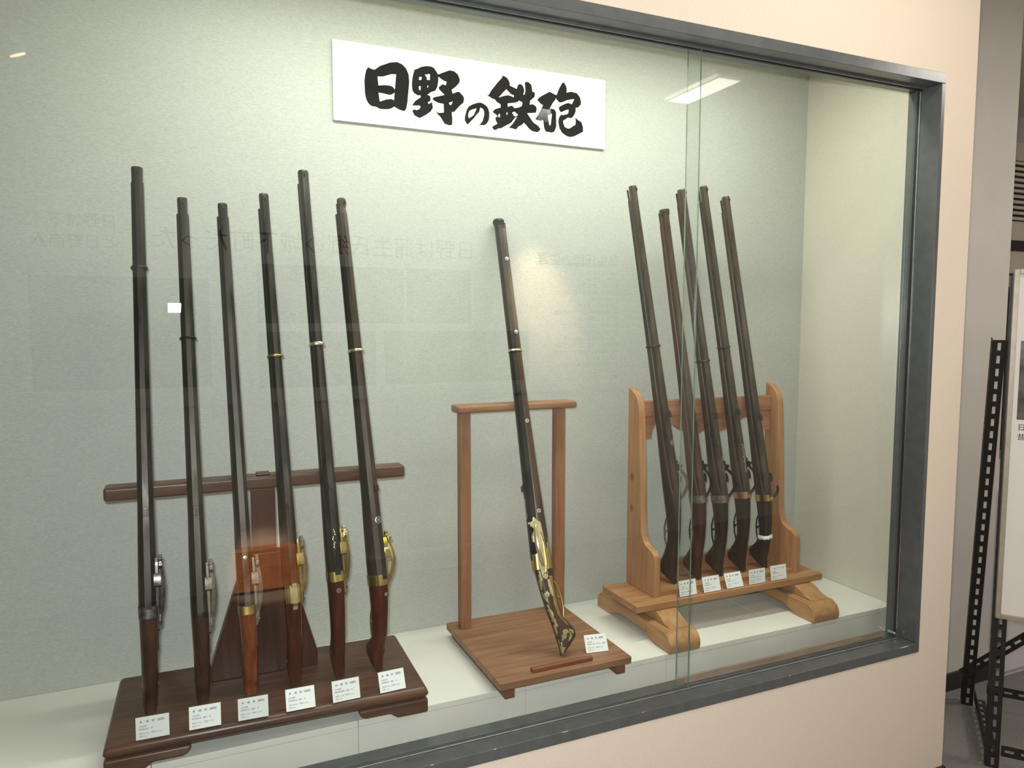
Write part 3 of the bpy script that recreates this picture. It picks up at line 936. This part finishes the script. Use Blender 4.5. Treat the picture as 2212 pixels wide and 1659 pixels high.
        jw.tube([(xo + 0.004, 0.087, 0.016), (xo + 0.004, 0.087, 0.022)], [0.003, 0.0042], 8)
        fin(jw, 'jaw', g.get('jawm', lm), bevel=0.001)
    # mainspring with its bead, on the plate
    ms = MB()
    ms.tube([(xo + 0.0015, -0.055, -0.015), (xo + 0.005, -0.02, -0.0195), (xo + 0.0048, 0.03, -0.0185), (xo + 0.0016, 0.062, -0.012)], 0.0016, 6, flat=1.9)
    fin(ms, 'mainspring', g.get('springm', lm))
    bd = MB()
    bd.tube([(xo - 0.004, -0.047, -0.010), (xo + 0.0030, -0.047, -0.010), (xo + 0.0058, -0.047, -0.010)], [0.0042, 0.0042, 0.0020], 10)
    fin(bd, 'pivot_stud', g.get('springm', lm))
    tl = MB()
    xt = side_x(-0.085, -0.022)
    tl.prism([(-0.066, -0.016), (-0.100, -0.020), (-0.112, -0.0255), (-0.108, -0.030), (-0.095, -0.0285), (-0.066, -0.0235)], xt - 0.006, xt + 0.0018, 'yz')
    fin(tl, 'lock_tail', lm, bevel=0.0007)
    # trigger and its guard
    tg = MB()
    zt_ = lerp(Bo, -0.115)
    tg.tube([(0, -0.112, zt_ + 0.004), (0, -0.116, zt_ - 0.006), (0, -0.121, zt_ - 0.011)], [0.0014, 0.0014, 0.0035], 8)
    fin(tg, 'trigger', g.get('guardm', lm))
    gd = MB()
    path = []
    for i in range(15):
        t = i / 14.0
        y = -0.070 - 0.105 * t
        path.append((0, y, lerp(Bo, y) + 0.0015 - 0.0165 * math.sin(math.pi * min(1, t * 1.0)) ** 0.75))
    gd.tube(path, 0.0024, 8, flat=1.0, side=(1, 0, 0))
    fin(gd, 'trigger_guard', g.get('guardm', lm))
    # butt rivets
    for sx_ in (-1, 1):
        rv = MB()
        y_, z_ = -BL + 0.060, -D - 0.012
        rosette(rv, sx_ * (side_x(y_, z_) - 0.0002), y_, z_, (sx_, 0, 0), (0, 1, 0), 0.0068, 6)
        fin(rv, 'butt_rivet', g.get('rivet', 'lock_iron'))
    # rosettes on the sides: (y, z, radius, side)
    for (y_, z_, r_, s_, mat, pet) in g.get('flowers', []):
        fl = MB()
        if s_ == 0:
            x_, nrm = z_, (0, 0, 1)
            zz = max(lerp(T, y_), lerp(rt_, y_) if y_ > -0.01 else -1) - 0.0003
            rosette(fl, x_, y_, zz, nrm, (0, 1, 0), r_, pet)
        else:
            rosette(fl, s_ * (side_x(y_, z_) - 0.0003), y_, z_, (s_, 0, 0), (0, 1, 0), r_, pet)
        fin(fl, 'rosette', mat)
    # ring emblem on the barrel top
    if g.get('emblem'):
        y_, x_, mat = g['emblem']
        em = MB()
        zz = lerp(rt_, y_) * 0.99
        for r0, r1 in ((0.0085, 0.0073), (0.0058, 0.0048), (0.0030, 0.0)):
            k = 20
            v, f = [], []
            for i in range(k):
                an = 2 * math.pi * i / k
                for r_ in (r0, max(r1, 0.0002)):
                    px = x_ + r_ * math.cos(an)
                    lz = min(zz, zz - (abs(px) - 0.0062) if abs(px) > 0.0062 else zz)
                    v.append((px, y_ + r_ * math.sin(an) * 1.1, lz + 0.0004))
            for i in range(k):
                j = (i + 1) % k
                f.append((2 * i, 2 * j, 2 * j + 1, 2 * i + 1))
            em.add(v, f)
        fin(em, 'emblem', mat, smooth=False)
    # inlay scrolls on the top flat of the barrel
    for (y0, y1, mat, seed) in g.get('inlay', []):
        random.seed(seed)
        il = MB()
        y = y0
        while y < y1:
            zz = lerp(rt_, y) + 0.0003
            x_ = random.uniform(-0.003, 0.003)
            ln = random.uniform(0.006, 0.012)
            pts = [(x_ + 0.0035 * math.sin(t * 2.6 + seed), y + ln * t, zz) for t in (0, 0.25, 0.5, 0.75, 1.0)]
            il.tube(pts, [0.0004, 0.0010, 0.0014, 0.0010, 0.0004], 6, flat=1.0)
            y += ln * 0.7
        fin(il, 'inlay', mat)
    # applied lacquer on the right side of the butt
    if g.get('lacquer'):
        lq = MB()
        ny, nz_ = 90, 22
        for s_ in (1,):
            for i in range(ny):
                for j in range(nz_):
                    y_a, y_b = -BL + 0.004 + (BL + 0.045) * i / ny, -BL + 0.004 + (BL + 0.045) * (i + 1) / ny
                    q0, q1 = -0.96 + 1.92 * j / nz_, -0.96 + 1.92 * (j + 1) / nz_
                    yc, qc = (y_a + y_b) / 2, (q0 + q1) / 2
                    nv = noise.fractal(Vector((yc * 34, qc * 2.4, 3.1)), 1.0, 2.0, 3)
                    edge = max(0.0, qc - 0.15) * 1.05                   # along the comb
                    endp = 0.72 if yc < -BL + 0.020 else 0.0
                    blob = 1.0 - ((yc + BL - 0.058) / 0.026) ** 2 - ((qc + 0.15) / 0.55) ** 2
                    fore = 0.45 if yc > -0.012 else 0.0
                    if nv * 1.1 + edge + endp + max(-0.4, blob) * 0.7 + fore < 0.42:
                        continue
                    vs = []
                    for yy, qq in ((y_a, q0), (y_b, q0), (y_b, q1), (y_a, q1)):
                        zt, zb = lerp(T, yy), lerp(Bo, yy)
                        z_ = (zt + zb) / 2 + (zt - zb) / 2 * qq
                        vs.append((s_ * (side_x(yy, z_) + 0.0005), yy, z_))
                    lq.add(vs, [(0, 1, 2, 3)])
        fin(lq, 'gold_lacquer', 'gold_lacquer', smooth=False)
        sb_ = MB()
        rg = []
        for i in range(10):
            y = -BL + 0.075 + 0.135 * i / 9
            zb = lerp(Bo, y) + 0.012
            x_ = side_x(y, zb)
            rg.append([Vector(p) for p in ((x_ - 0.004, y, zb - 0.0045), (x_ + 0.0018, y, zb - 0.0045), (x_ + 0.0018, y, zb + 0.0045), (x_ - 0.004, y, zb + 0.0045))])
        sb_.loft(rg)
        fin(sb_, 'side_strap', 'brass_dull', smooth=False)
    # cloth tie
    if g.get('tie'):
        ct = MB()
        y = g['tie']
        rings = []
        for k, (dy, gr) in enumerate(((-0.006, 0.0006), (-0.006, 0.0030), (-0.002, 0.0042), (0.002, 0.0034), (0.006, 0.0026), (0.006, 0.0006))):
            ring = []
            for i, p in enumerate(stock_sec(y, gr, 28)):
                ring.append(Vector((p.x, p.y + dy + 0.0012 * math.sin(i * 1.9), p.z + 0.0008 * math.sin(i * 2.7 + k))))
            rings.append(ring)
        ct.loft(rings)
        fin(ct, 'cloth_tie', 'white_cloth')
    return root


GUNS = [
    dict(B=(-0.0913, 0.2931, 0.8330), M=(-0.0884, 0.5002, 1.8191), tw=3, butt=0.247, rm=0.0118, barrel='iron_dark', stock='stock_black', butt_mat='stock_brown', lock='lock_iron',
         bands=[(0.765, 'iron_dark', 0.006)], breech=('lock_iron', -0.032, -0.006), rear=0.200, bulge=0.004, step=0.033, label='longest dark matchlock at the left end of the walnut rack, iron fittings'),
    dict(B=(0.0142, 0.2884, 0.8107), M=(0.0072, 0.4862, 1.7523), tw=2, butt=0.2244, rm=0.0106, barrel='iron_olive', stock='stock_black', butt_mat='stock_brown', lock='lock_grey',
         bands=[(0.620, 'iron_dark', 0.005)], rear=0.215, bulge=0.005, step=0.037, label='dark matchlock with dull grey lock, second from left on the walnut rack'),
    dict(B=(0.1156, 0.2881, 0.8092), M=(0.0974, 0.4846, 1.7446), tw=2, butt=0.2228, rm=0.0103, barrel='iron_grey', stock='stock_black', butt_mat='stock_orange', lock='lock_grey',
         breech=('brass_dull', -0.030, -0.010), rear=0.170, bulge=0.006, step=0.030, flowers=[(0.10, 0.0, 0.004, 0, 'silver', 5)], label='matchlock with orange-brown butt, third from left on the walnut rack'),
    dict(B=(0.2194, 0.2944, 0.8388), M=(0.1953, 0.4911, 1.7759), tw=6, butt=0.2532, rm=0.0105, barrel='iron_grey', stock='stock_black', butt_mat='stock_red', lock='brass_dull', jawm='lock_grey', springm='lock_iron',
         bands=[(0.545, 'brass_dull', 0.006)], breech=('brass', -0.050, -0.008), tang=('brass_pale', -0.066, -0.004), rear=0.180, bulge=0.006, step=0.036, label='matchlock with engraved brass tang plate, fourth from left on the walnut rack'),
    dict(B=(0.3232, 0.2972, 0.8522), M=(0.2951, 0.5054, 1.8437), tw=6, butt=0.2668, rm=0.0120, barrel='iron_grey', stock='stock_black', butt_mat='stock_red', lock='brass_dull', jawm='brass_pale', springm='lock_iron',
         bands=[(0.560, 'brass_pale', 0.008)], breech=('brass', -0.028, -0.004), rear=0.205, bulge=0.006, step=0.032, inlay=[(0.050, 0.095, 'brass_pale', 3)], flowers=[(-0.050, 0.0, 0.0062, 0, 'lock_grey', 6)],
         label='tall matchlock with wide brass band and gold inlay, fifth from left on the walnut rack'),
    dict(B=(0.4319, 0.2919, 0.8271), M=(0.3896, 0.4915, 1.7774), tw=27, butt=0.2410, rm=0.0108, barrel='iron_brown', stock='stock_black', butt_mat='stock_red', lock='brass', springm='brass_pale',
         bands=[(0.568, 'brass_pale', 0.007)], breech=('brass', -0.026, 0.0), rear=0.215, bulge=0.014, muzzle='knob', step=0.040, emblem=(0.135, -0.001, 'silver'), flowers=[(-0.050, 0.003, 0.0048, 0, 'silver', 5)],
         label='matchlock with knobbed muzzle and ring emblem, rightmost on the walnut rack'),
]
for g in GUNS:
    g['group'] = 'matchlock guns on the walnut rack'
GUNS.append(dict(B=(0.8684, 0.2981, 0.8167), M=(0.8880, 0.6150, 1.7649), tw=-96, butt=0.2670, drop=0.038, bd=1.35, rm=0.0128, wd=0.92, barrel='iron_dark', stock='stock_dark', lock='brass_pale', jawm='brass_pale', springm='brass_pale', guardm='brass_dull', rivet='gold_lacquer',
                 bands=[(0.585, 'brass_pale', 0.006)], breech=('brass', -0.038, 0.004), rear=0.185, bulge=0.012, muzzle='flare', step=0.030, fsight=0.010,
                 flowers=[(0.120, -0.016, 0.0062, 1, 'silver', 5), (0.375, -0.013, 0.0062, 1, 'silver', 5), (0.640, -0.011, 0.0060, 1, 'silver', 5), (0.870, -0.009, 0.0060, 1, 'silver', 5), (-0.105, -0.012, 0.0078, 1, 'silver', 9)],
                 inlay=[(0.10, 0.15, 'silver', 7)], lacquer=True, label='ornate matchlock with gold lacquer and silver flowers, alone on the middle stand', group='matchlock gun on the middle stand'))
H = [
    dict(B=(1.3966, 0.3912, 0.9178), M=(1.2875, 0.4928, 1.8770), tw=26, butt=0.289, bd=1.5, rm=0.0108, barrel='old_iron', stock='old_stock', lock='lock_grey', bands=[(0.470, 'iron_olive', 0.007)], rear=0.255, bulge=0.026, step=0.045,
         emblem=(0.165, 0.0, 'silver'), label='dull olive matchlock at the left end of the pine rack, behind the pane joint'),
    dict(B=(1.4946, 0.3904, 0.9103), M=(1.4020, 0.4858, 1.8110), tw=24, butt=0.281, bd=1.5, rm=0.0118, barrel='old_iron_brown', stock='old_stock_red', lock='iron_dark', breech=('lock_grey', -0.026, -0.002), rear=0.225, bulge=0.022, muzzle='flare', step=0.050,
         label='shortest matchlock with reddish butt, second from left on the pine rack'),
    dict(B=(1.5810, 0.3895, 0.9024), M=(1.4717, 0.4930, 1.8789), tw=22, butt=0.2737, bd=1.5, rm=0.0122, barrel='old_iron', stock='old_stock', lock='iron_dark', bands=[(0.435, 'iron_olive', 0.005)], breech=('lock_grey', -0.026, -0.002), rear=0.255, bulge=0.028, step=0.050,
         inlay=[(0.05, 0.12, 'lock_grey', 5)], label='brown matchlock in the middle of the five on the pine rack'),
    dict(B=(1.6725, 0.3899, 0.9061), M=(1.5592, 0.4948, 1.8958), tw=20, butt=0.2775, bd=1.5, rm=0.0110, barrel='old_iron', stock='old_stock', lock='iron_brown', bands=[(0.475, 'iron_brown', 0.004)], breech=('copper', -0.024, -0.002), rear=0.260, bulge=0.026, step=0.050,
         inlay=[(0.06, 0.15, 'silver', 9)], label='matchlock with copper band and silver inlay, fourth from left on the pine rack'),
    dict(B=(1.7636, 0.3881, 0.8887), M=(1.6480, 0.4920, 1.8689), tw=16, butt=0.260, bd=1.5, rm=0.0112, barrel='old_iron', stock='old_stock', lock='iron_brown', breech=('brass', -0.024, -0.002), rear=0.255, open=True, step=0.050, tie=-0.150,
         label='matchlock with white cloth tie and cocked lock, rightmost on the pine rack'),
]
for g in H:
    g['group'] = 'matchlock guns on the pine rack'
    g.setdefault('rivet', 'lock_iron')
for g in GUNS + H:
    make_gun(g)

# ------------------------------------------------------------------ caption cards
CARDS = [
    ((-0.1183, 0.1742), (-0.0545, 0.1715), Z1, 5, ['火　縄　銃（細筒）', '江州日野', '町田佐太夫　作', '全長129.8cm　銃身110.3cm', '口径1.6cm'], 'leftmost caption card on the walnut rack base', 1),
    ((-0.0162, 0.1720), (0.0475, 0.1697), Z1, 16, ['火　縄　銃（細筒）', '江州日野', '町田佐太夫・重光　作', '全長120.7cm　銃身101.0cm', '口径1.2cm'], 'second caption card from the left on the walnut rack base', 1),
    ((0.0824, 0.1690), (0.1455, 0.1662), Z1, 9, ['火　縄　銃（細筒）', '江州日野', '和田清太夫・重光　作', '全長121.8cm　銃身100.5cm', '口径1.2cm'], 'third caption card from the left on the walnut rack base', 1),
    ((0.1838, 0.1664), (0.2476, 0.1650), Z1, 27, ['火　縄　銃（細筒）', '江州日野', '和田清太夫・重光　作', '全長124.8cm　銃身101.5cm', '口径1.3cm'], 'fourth caption card from the left, leaning back, on the walnut rack base', 1),
    ((0.2869, 0.1640), (0.3499, 0.1652), Z1, 19, ['火　縄　銃（細筒）', '江州日野', '和田清左衛門・重正　作', '全長131.1cm　銃身105.4cm', '口径1.3cm'], 'fifth caption card from the left on the walnut rack base', 1),
    ((0.3969, 0.1640), (0.4594, 0.1664), Z1, 27, ['火　縄　銃（細筒）', '江州日野', '町田徳太夫・重吉　作', '全長125.8cm　銃身100.2cm', '口径1.1cm'], 'rightmost caption card on the walnut rack base', 1),
    ((0.9708, 0.1964), (1.0340, 0.1862), 0.5605, 30, ['火　縄　銃（細筒）', '江州日野', '田中善一文蔵　勢ヶ弐　正重作', '全長126.8cm　銃身100.5cm', '口径1.2cm'], 'caption card on the middle stand, right of the ornate gun', 2),
    ((1.3502, 0.2950), (1.4142, 0.2958), 0.625, 13, ['火　縄　銃（細筒）', '江州日野', '町田佐七・重光　作', '全長126.1cm　銃身98.0cm', '口径1.2cm'], 'leftmost caption card on the pine rack, crossed by the pane edges', 3),
    ((1.4394, 0.2935), (1.5034, 0.2930), 0.625, 17, ['火　縄　銃（細筒）', '江州日野住', '町田清太郎　作', '全長119.0cm　銃身92.5cm', '口径1.3cm'], 'second caption card from the left on the pine rack shelf', 3),
    ((1.5284, 0.2935), (1.5929, 0.2930), 0.625, 25, ['火　縄　銃（細筒）', '江州日野', '和田文吉　重光　作', '全長126.2cm　銃身99.5cm', '口径1.3cm'], 'middle caption card of the five on the pine rack shelf', 3),
    ((1.6160, 0.2935), (1.6800, 0.2925), 0.625, 5, ['火　縄　銃（細筒）', '江州日野', '町田佐太夫門　重光　作', '全長127.5cm　銃身100.0cm', '口径1.2cm'], 'fourth caption card from the left on the pine rack shelf', 3),
    ((1.7060, 0.2935), (1.7705, 0.2930), 0.625, 9, ['（管　打　式　銃）', '江州日野', '町田佐太夫門　作', '全長126.0cm　銃身99.0cm', '口径1.3cm'], 'rightmost caption card on the pine rack shelf, differently titled', 3),
]
for (ax, ay), (bx_, by), z, tilt, lines, lab, grp in CARDS:
    ang = math.atan2(by - ay, bx_ - ax)
    cw = math.hypot(bx_ - ax, by - ay)
    c = thing('caption_card', ((ax + bx_) / 2, (ay + by) / 2, z + 0.0003), 'small white ' + lab, 'label card', 'caption cards by the guns', rz=ang)
    t = R(tilt)
    Mt = Matrix.Translation((0, 0, 0.0016)) @ Matrix.Rotation(-t, 4, 'X')
    h = 0.0465
    m = MB(); m.box(-cw / 2, cw / 2, 0.0, 0.0012, 0.0, h, Mt); m.build('sheet', 'card_white', c)
    m = MB()
    m.box(-cw / 2, cw / 2, 0.0014, 0.0034, 0.0, h, Mt)
    m.box(-cw / 2, cw / 2, 0.0014, 0.030, -0.0002, 0.0016)
    m.build('acrylic_holder', 'acrylic', c)
    lt = MB()
    rows = [(0.0345, 0.0058, -cw / 2 + 0.0075), (0.0258, 0.0038, -cw / 2 + 0.0055), (0.0200, 0.0038, -cw / 2 + 0.0055), (0.0112, 0.0037, -cw / 2 + 0.0055), (0.0052, 0.0037, -cw / 2 + 0.0055)]
    for s, (zz, size, x0) in zip(lines, rows):
        v, f = text_mesh(s, size)
        if not v:
            continue
        mxx = max(p[0] for p in v)
        k = min(1.0, (cw - 0.008) / max(mxx, 1e-6)) if x0 + mxx > cw / 2 - 0.002 else 1.0
        lt.add([Mt @ Vector((x0 + p[0] * k, -0.0003, zz + p[1])) for p in v], f)
    lt.build('lettering', 'ink_grey', c)

# ------------------------------------------------------------------ right of the case: slotted-angle stand with exhibition board
u = Vector((0.63, -0.7766, 0)); nb = Vector((0.7766, 0.63, 0))
L0 = Vector((2.372, 0.004, 0.0))


def slotted(mb, P, Q, wdir, width=0.036, pitch=0.043, th=0.0025, lip=True):
    """perforated angle bar from P to Q, face width along wdir"""
    P, Q = Vector(P), Vector(Q)
    d = (Q - P).normalized()
    ln = (Q - P).length
    wv = Vector(wdir); wv = (wv - d * wv.dot(d)).normalized()
    nv = d.cross(wv)
    Mx = Matrix((wv, d, nv)).transposed().to_4x4(); Mx.translation = P

    def flange(Mz):
        sw, sl = 0.0095, 0.026
        mb.box(0, (width - sw) / 2, 0, ln, 0, th, Mz)
        mb.box((width + sw) / 2, width, 0, ln, 0, th, Mz)
        y = 0.0
        nseg = max(1, int(ln / pitch))
        p = ln / nseg
        for i in range(nseg + 1):
            a = max(0, i * p - (p - sl) / 2); b = min(ln, i * p + (p - sl) / 2)
            mb.box((width - sw) / 2, (width + sw) / 2, a, b, 0, th, Mz)
    flange(Mx)
    if lip:
        flange(Mx @ Matrix.Rotation(R(-90), 4, 'Y'))


st = thing('panel_stand', L0, 'black slotted-angle steel stand propping the exhibition board', 'stand')


def spart(name, P, Q, wdir, **k):
    m = MB(); slotted(m, Vector(P), Vector(Q), wdir, **k)
    m.build(name, 'black_steel', st)


WB = 0.95
z3 = Vector((0, 0, 1))
for s_ in (0, WB):
    spart('upright', u * s_, u * s_ + z3 * 1.60, u)
    spart('back_leg', u * (s_ - 0.038) + nb * 0.43, u * (s_ - 0.038) + nb * 0.05 + z3 * 1.40, u)
    spart('foot_link', u * s_ + nb * 0.03 + z3 * 0.035, u * s_ + nb * 0.42 + z3 * 0.035, z3)
spart('back_rail', nb * 0.43 + z3 * 0.06 + u * 0.04, nb * 0.43 + u * (WB - 0.01) + z3 * 0.06, z3, lip=False)
spart('front_rail', nb * 0.004 + z3 * 0.045 + u * 0.04, nb * 0.004 + u * (WB - 0.01) + z3 * 0.045, z3, lip=False)
spart('diagonal_brace', nb * 0.392 - u * 0.03 + z3 * 0.125, nb * 0.132 + u * (WB - 0.08) + z3 * 1.10, z3 - u, lip=False)
bdl = thing('exhibition_board', L0 - nb * 0.006 + z3 * 0.515, 'white exhibition board in pale metal frame on the black stand', 'board')
Mb = Matrix((u, nb, z3)).transposed().to_4x4()
BW, BH = 1.0, 1.105


def bpart(x0, x1, y0, y1, z0, z1, name, mat, bevel=0.0):
    m = MB(); m.box(x0, x1, y0, y1, z0, z1, Mb); return m.build(name, mat, bdl, bevel=bevel)


bpart(0.012, BW - 0.012, -0.020, -0.006, 0.012, BH - 0.012, 'panel', 'board_white')
bpart(0.0, 0.014, -0.028, -0.002, 0.0, BH, 'frame_side', 'alu_frame', 0.001)
bpart(BW - 0.014, BW, -0.028, -0.002, 0.0, BH, 'frame_side', 'alu_frame', 0.001)
bpart(0.0142, BW - 0.0142, -0.028, -0.002, 0.0, 0.014, 'frame_rail', 'alu_frame', 0.001)
bpart(0.0142, BW - 0.0142, -0.028, -0.002, BH - 0.014, BH, 'frame_rail', 'alu_frame', 0.001)
bpart(0.027, 0.40, -0.0206, -0.0200, 0.640, 0.885, 'photograph', 'photo_dark')
bpart(0.46, 0.90, -0.0206, -0.0200, 0.560, 0.865, 'photograph', 'photo_grey')
m = MB()
for i, s in enumerate(['日野町の風景', '昔の町なみ']):
    v, f = text_mesh(s, 0.022)
    m.add([Mb @ Vector((0.030 + p[0], -0.0204, 0.608 - i * 0.03 + p[1])) for p in v], f)
m.build('lettering', 'ink_grey', bdl)

# white cabinet and air conditioner further back
cb = thing('white_cabinet', (3.4, 0.62, 0.0), 'low white cabinet on the carpet behind the black stand', 'cabinet')
m = MB(); m.box(-0.41, 0.41, -0.24, 0.25, 0.0, 0.78); m.build('body', 'paint_white', cb, bevel=0.004)
for s_ in (0, 1):
    m = MB(); m.box(-0.40 + s_ * 0.402, -0.002 + s_ * 0.402, -0.252, -0.2405, 0.03, 0.76); d = m.build('door', 'paint_white', cb, bevel=0.002)
    m = MB(); m.box(-0.05 + s_ * 0.085, -0.037 + s_ * 0.085, -0.264, -0.2525, 0.36, 0.46); m.build('handle', 'alu_frame', d, bevel=0.002)
ac = thing('air_conditioner', (4.05, 1.30, 1.74), 'beige wall air conditioner with dark louvre slats beside the grey wall', 'air conditioner')
m = MB(); m.box(-0.55, 0.55, 0.0, 0.30, 0.0, 0.75); m.build('housing', 'ac_body', ac, bevel=0.01)
m = MB(); m.box(-0.50, 0.50, -0.004, -0.0002, 0.30, 0.64); m.build('grille_back', 'ac_dark', ac)
for k in range(11):
    m = MB(); m.box(-0.50, 0.50, -0.018, -0.0045, 0.305 + k * 0.031, 0.321 + k * 0.031); m.build('slat', 'ac_body', ac)
m = MB(); m.box(-0.50, 0.50, -0.012, -0.0002, 0.13, 0.19); m.build('outlet', 'ac_dark', ac, bevel=0.002)
pd = thing('wall_shelf', (4.05, 1.42, 0.72), 'dark brown shelf unit below the air conditioner', 'shelf')
m = MB(); m.box(-0.9, 0.9, -0.16, 0.17, 0.0, 0.90); m.build('carcass', 'ac_dark', pd, bevel=0.004)
m = MB(); m.box(-0.92, 0.92, -0.18, 0.17, 0.9002, 0.94); m.build('top', 'walnut', pd, bevel=0.004)

# ------------------------------------------------------------------ the room opposite, seen mirrored in the glass
pn = thing('wall_panel', (1.28, -2.6, 1.02), 'wide printed history panel on the opposite wall, mirrored in the glass', 'panel')
m = MB(); m.box(-2.35, 1.55, 0.0, 0.02, 0.0, 1.28); m.build('board', 'panel_print', pn, bevel=0.002)


def ptext(s, size, x, z, mat='ink', name='lettering', par=None):
    v, f = text_mesh(s, size)
    k = MB()
    k.add([(x - p[0], 0.0208, z + p[1]) for p in v], f)
    return k.build(name, mat, par or pn)


ptext('日野は蒲生氏郷の城下町だった', 0.125, 0.33, 0.815)
ptext('日野城下', 0.075, -1.56, 0.90)
ptext('と日野商人', 0.075, -1.56, 0.80)
ptext('蒲生氏郷の生涯', 0.085, 1.33, 0.80)
random.seed(11)
k = MB()
chars = '日野町の城下に生まれ蒲生氏は代々この地を治め商人の町として栄えた鉄砲鍛冶も多く住み良い銃を作った'
for r_ in range(17):
    n_ = random.choice((9, 12, 14, 7))
    s = ''.join(random.choice(chars) for _ in range(n_))
    v, f = text_mesh(s, 0.034)
    k.add([(1.33 - p[0], 0.0208, 0.74 - r_ * 0.042 + p[1]) for p in v], f)
k.build('lettering', 'ink', pn)
for (x0, x1, z0, z1, mt) in ((-0.23, 0.68, 0.08, 0.385, 'photo_grey'), (-0.915, -0.11, 0.43, 0.745, 'photo_grey'), (-0.10, 0.30, 0.43, 0.745, 'photo_grey'), (-0.915, -0.28, 0.08, 0.385, 'photo_grey'), (-1.95, -1.15, 0.10, 0.66, 'photo_grey'), (0.95, 1.24, 0.79, 0.815, 'photo_dark')):
    m = MB(); m.box(x0, x1, 0.0202, 0.0215, z0, z1); m.build('photograph', mt, pn)
fx = thing('ceiling_light', (2.62, -1.74, 2.75), 'slim fluorescent ceiling light mirrored near the pane joint', 'lamp', 'ceiling lights of the room')
m = MB(); m.box(-0.10, 0.10, -0.27, 0.27, -0.028, 0.0); m.build('housing', 'lamp_white', fx, bevel=0.004)
m = MB(); m.tube([(-0.085, -0.25, -0.036), (-0.085, 0.25, -0.036)], 0.008, 10); m.build('tube', 'tube_lit_room', fx, smooth=True)
m = MB(); m.box(-0.07, 0.09, -0.25, 0.25, -0.034, -0.0282); m.build('diffuser', 'diffuser_lit', fx)
fx2 = thing('ceiling_light', (1.60, -0.60, 2.75), 'added unseen fluorescent ceiling light, close in front of the case', 'lamp', 'ceiling lights of the room')  # housing for the added light on the front wall, never in view
m = MB(); m.box(-0.48, 0.48, -0.10, 0.10, -0.028, 0.0); m.build('housing', 'lamp_white', fx2, bevel=0.004)
m = MB(); m.tube([(-0.45, 0.0, -0.038), (0.45, 0.0, -0.038)], 0.009, 10); m.build('tube', 'tube_lit_room', fx2, smooth=True)
sp = thing('spotlight', (0.10, -0.85, 2.75), 'added unseen warm spotlight aimed at the low bench', 'spotlight', 'added spotlights on the ceiling')  # extra lamp, added out of view to light the bench front
m = MB(); m.tube([(0, 0, 0), (0, 0, -0.012)], 0.045, 16); m.build('canopy', 'lamp_white', sp, smooth=True)
m = MB(); m.tube([(0, 0, -0.012), (0, 0, -0.20)], 0.008, 8); m.build('stem', 'lamp_white', sp, smooth=True)
dv = Vector((0.27, -1.65, -2.38)).normalized()
c0 = Vector((0, 0, -0.22))
m = MB(); m.tube([c0 - dv * 0.05, c0 - dv * 0.045, c0 + dv * 0.045], [0.018, 0.034, 0.036], 14); m.build('head', 'lamp_white', sp, smooth=True)
m = MB(); m.tube([c0 + dv * 0.046, c0 + dv * 0.048], 0.028, 14); m.build('lens', 'spot_lit', sp)
spot('spotlight_beam', Vector((0.10, -0.85, 2.53)) + dv * 0.06, (0.37, -2.5, 0.12), 1500.0, (1.0, 0.72, 0.47), 8.5, 0.35)  # added beam that makes the bench show up in the glass
fx3 = thing('ceiling_light', (3.60, -1.00, 2.75), 'added unseen fluorescent ceiling light, above the exhibition board', 'lamp', 'ceiling lights of the room')  # housing for the added light on the right-hand area, never in view
m = MB(); m.box(-0.48, 0.48, -0.10, 0.10, -0.028, 0.0); m.build('housing', 'lamp_white', fx3, bevel=0.004)
m = MB(); m.tube([(-0.45, 0.0, -0.038), (0.45, 0.0, -0.038)], 0.009, 10); m.build('tube', 'tube_lit_room', fx3, smooth=True)
tk = tag(bx('light_track', -1.6, 2.6, -1.965, -1.93, 2.72, 2.75, 'lamp_white', bevel=0.002), 'white lighting track on the ceiling, mirrored at the top of the glass', 'light track')
for (lx, tx, ty, tz, pw, an, nm) in ((-0.58, 0.37, -2.50, 0.12, 60.0, 17, 'warm spotlight at the left of the ceiling track'), (1.75, 2.05, -2.59, 1.60, 500.0, 27, 'warm spotlight over the text of the wall panel')):
    sp = thing('spotlight', (lx, -1.9475, 2.72), nm, 'spotlight', 'spotlights on the ceiling track')
    m = MB(); m.tube([(0, 0, 0), (0, 0, -0.16)], 0.008, 8); m.build('stem', 'lamp_white', sp, smooth=True)
    dv = (Vector((tx, ty, tz)) - Vector((lx, -1.9475, 2.55))).normalized()
    c0 = Vector((0, 0, -0.17))
    m = MB(); m.tube([c0 - dv * 0.05, c0 - dv * 0.045, c0 + dv * 0.045], [0.018, 0.034, 0.036], 14); m.build('head', 'lamp_white', sp, smooth=True)
    m = MB(); m.tube([c0 + dv * 0.046, c0 + dv * 0.048], 0.028, 14); m.build('lens', 'spot_lit', sp)
    spot('spotlight_beam', Vector((lx, -1.9475, 2.55)) + dv * 0.06, (tx, ty, tz), pw, (1.0, 0.66, 0.38), an, 1.0)
bn = thing('low_bench', (0.37, -2.5, 0.0), 'low wooden bench under the wall panel, mirrored as an orange patch', 'bench')
m = MB(); m.box(-0.18, 0.17, -0.085, -0.004, 0.215, 0.24); m.build('seat', 'plinth_wood', bn, bevel=0.003)
m = MB(); m.box(-0.18, 0.17, -0.0145, 0.0, 0.02, 0.2148); m.build('apron', 'plinth_wood', bn)
for sx_ in (-0.17, 0.13):
    m = MB(); m.box(sx_, sx_ + 0.03, -0.08, -0.0155, 0.0, 0.2146); m.build('leg', 'plinth_wood', bn)
tag(bx('low_plinth', 0.92, 1.62, -2.59, -2.5, 0.0, 0.11, 'board_white', bevel=0.004), 'low white plinth on the floor by the opposite wall', 'plinth')
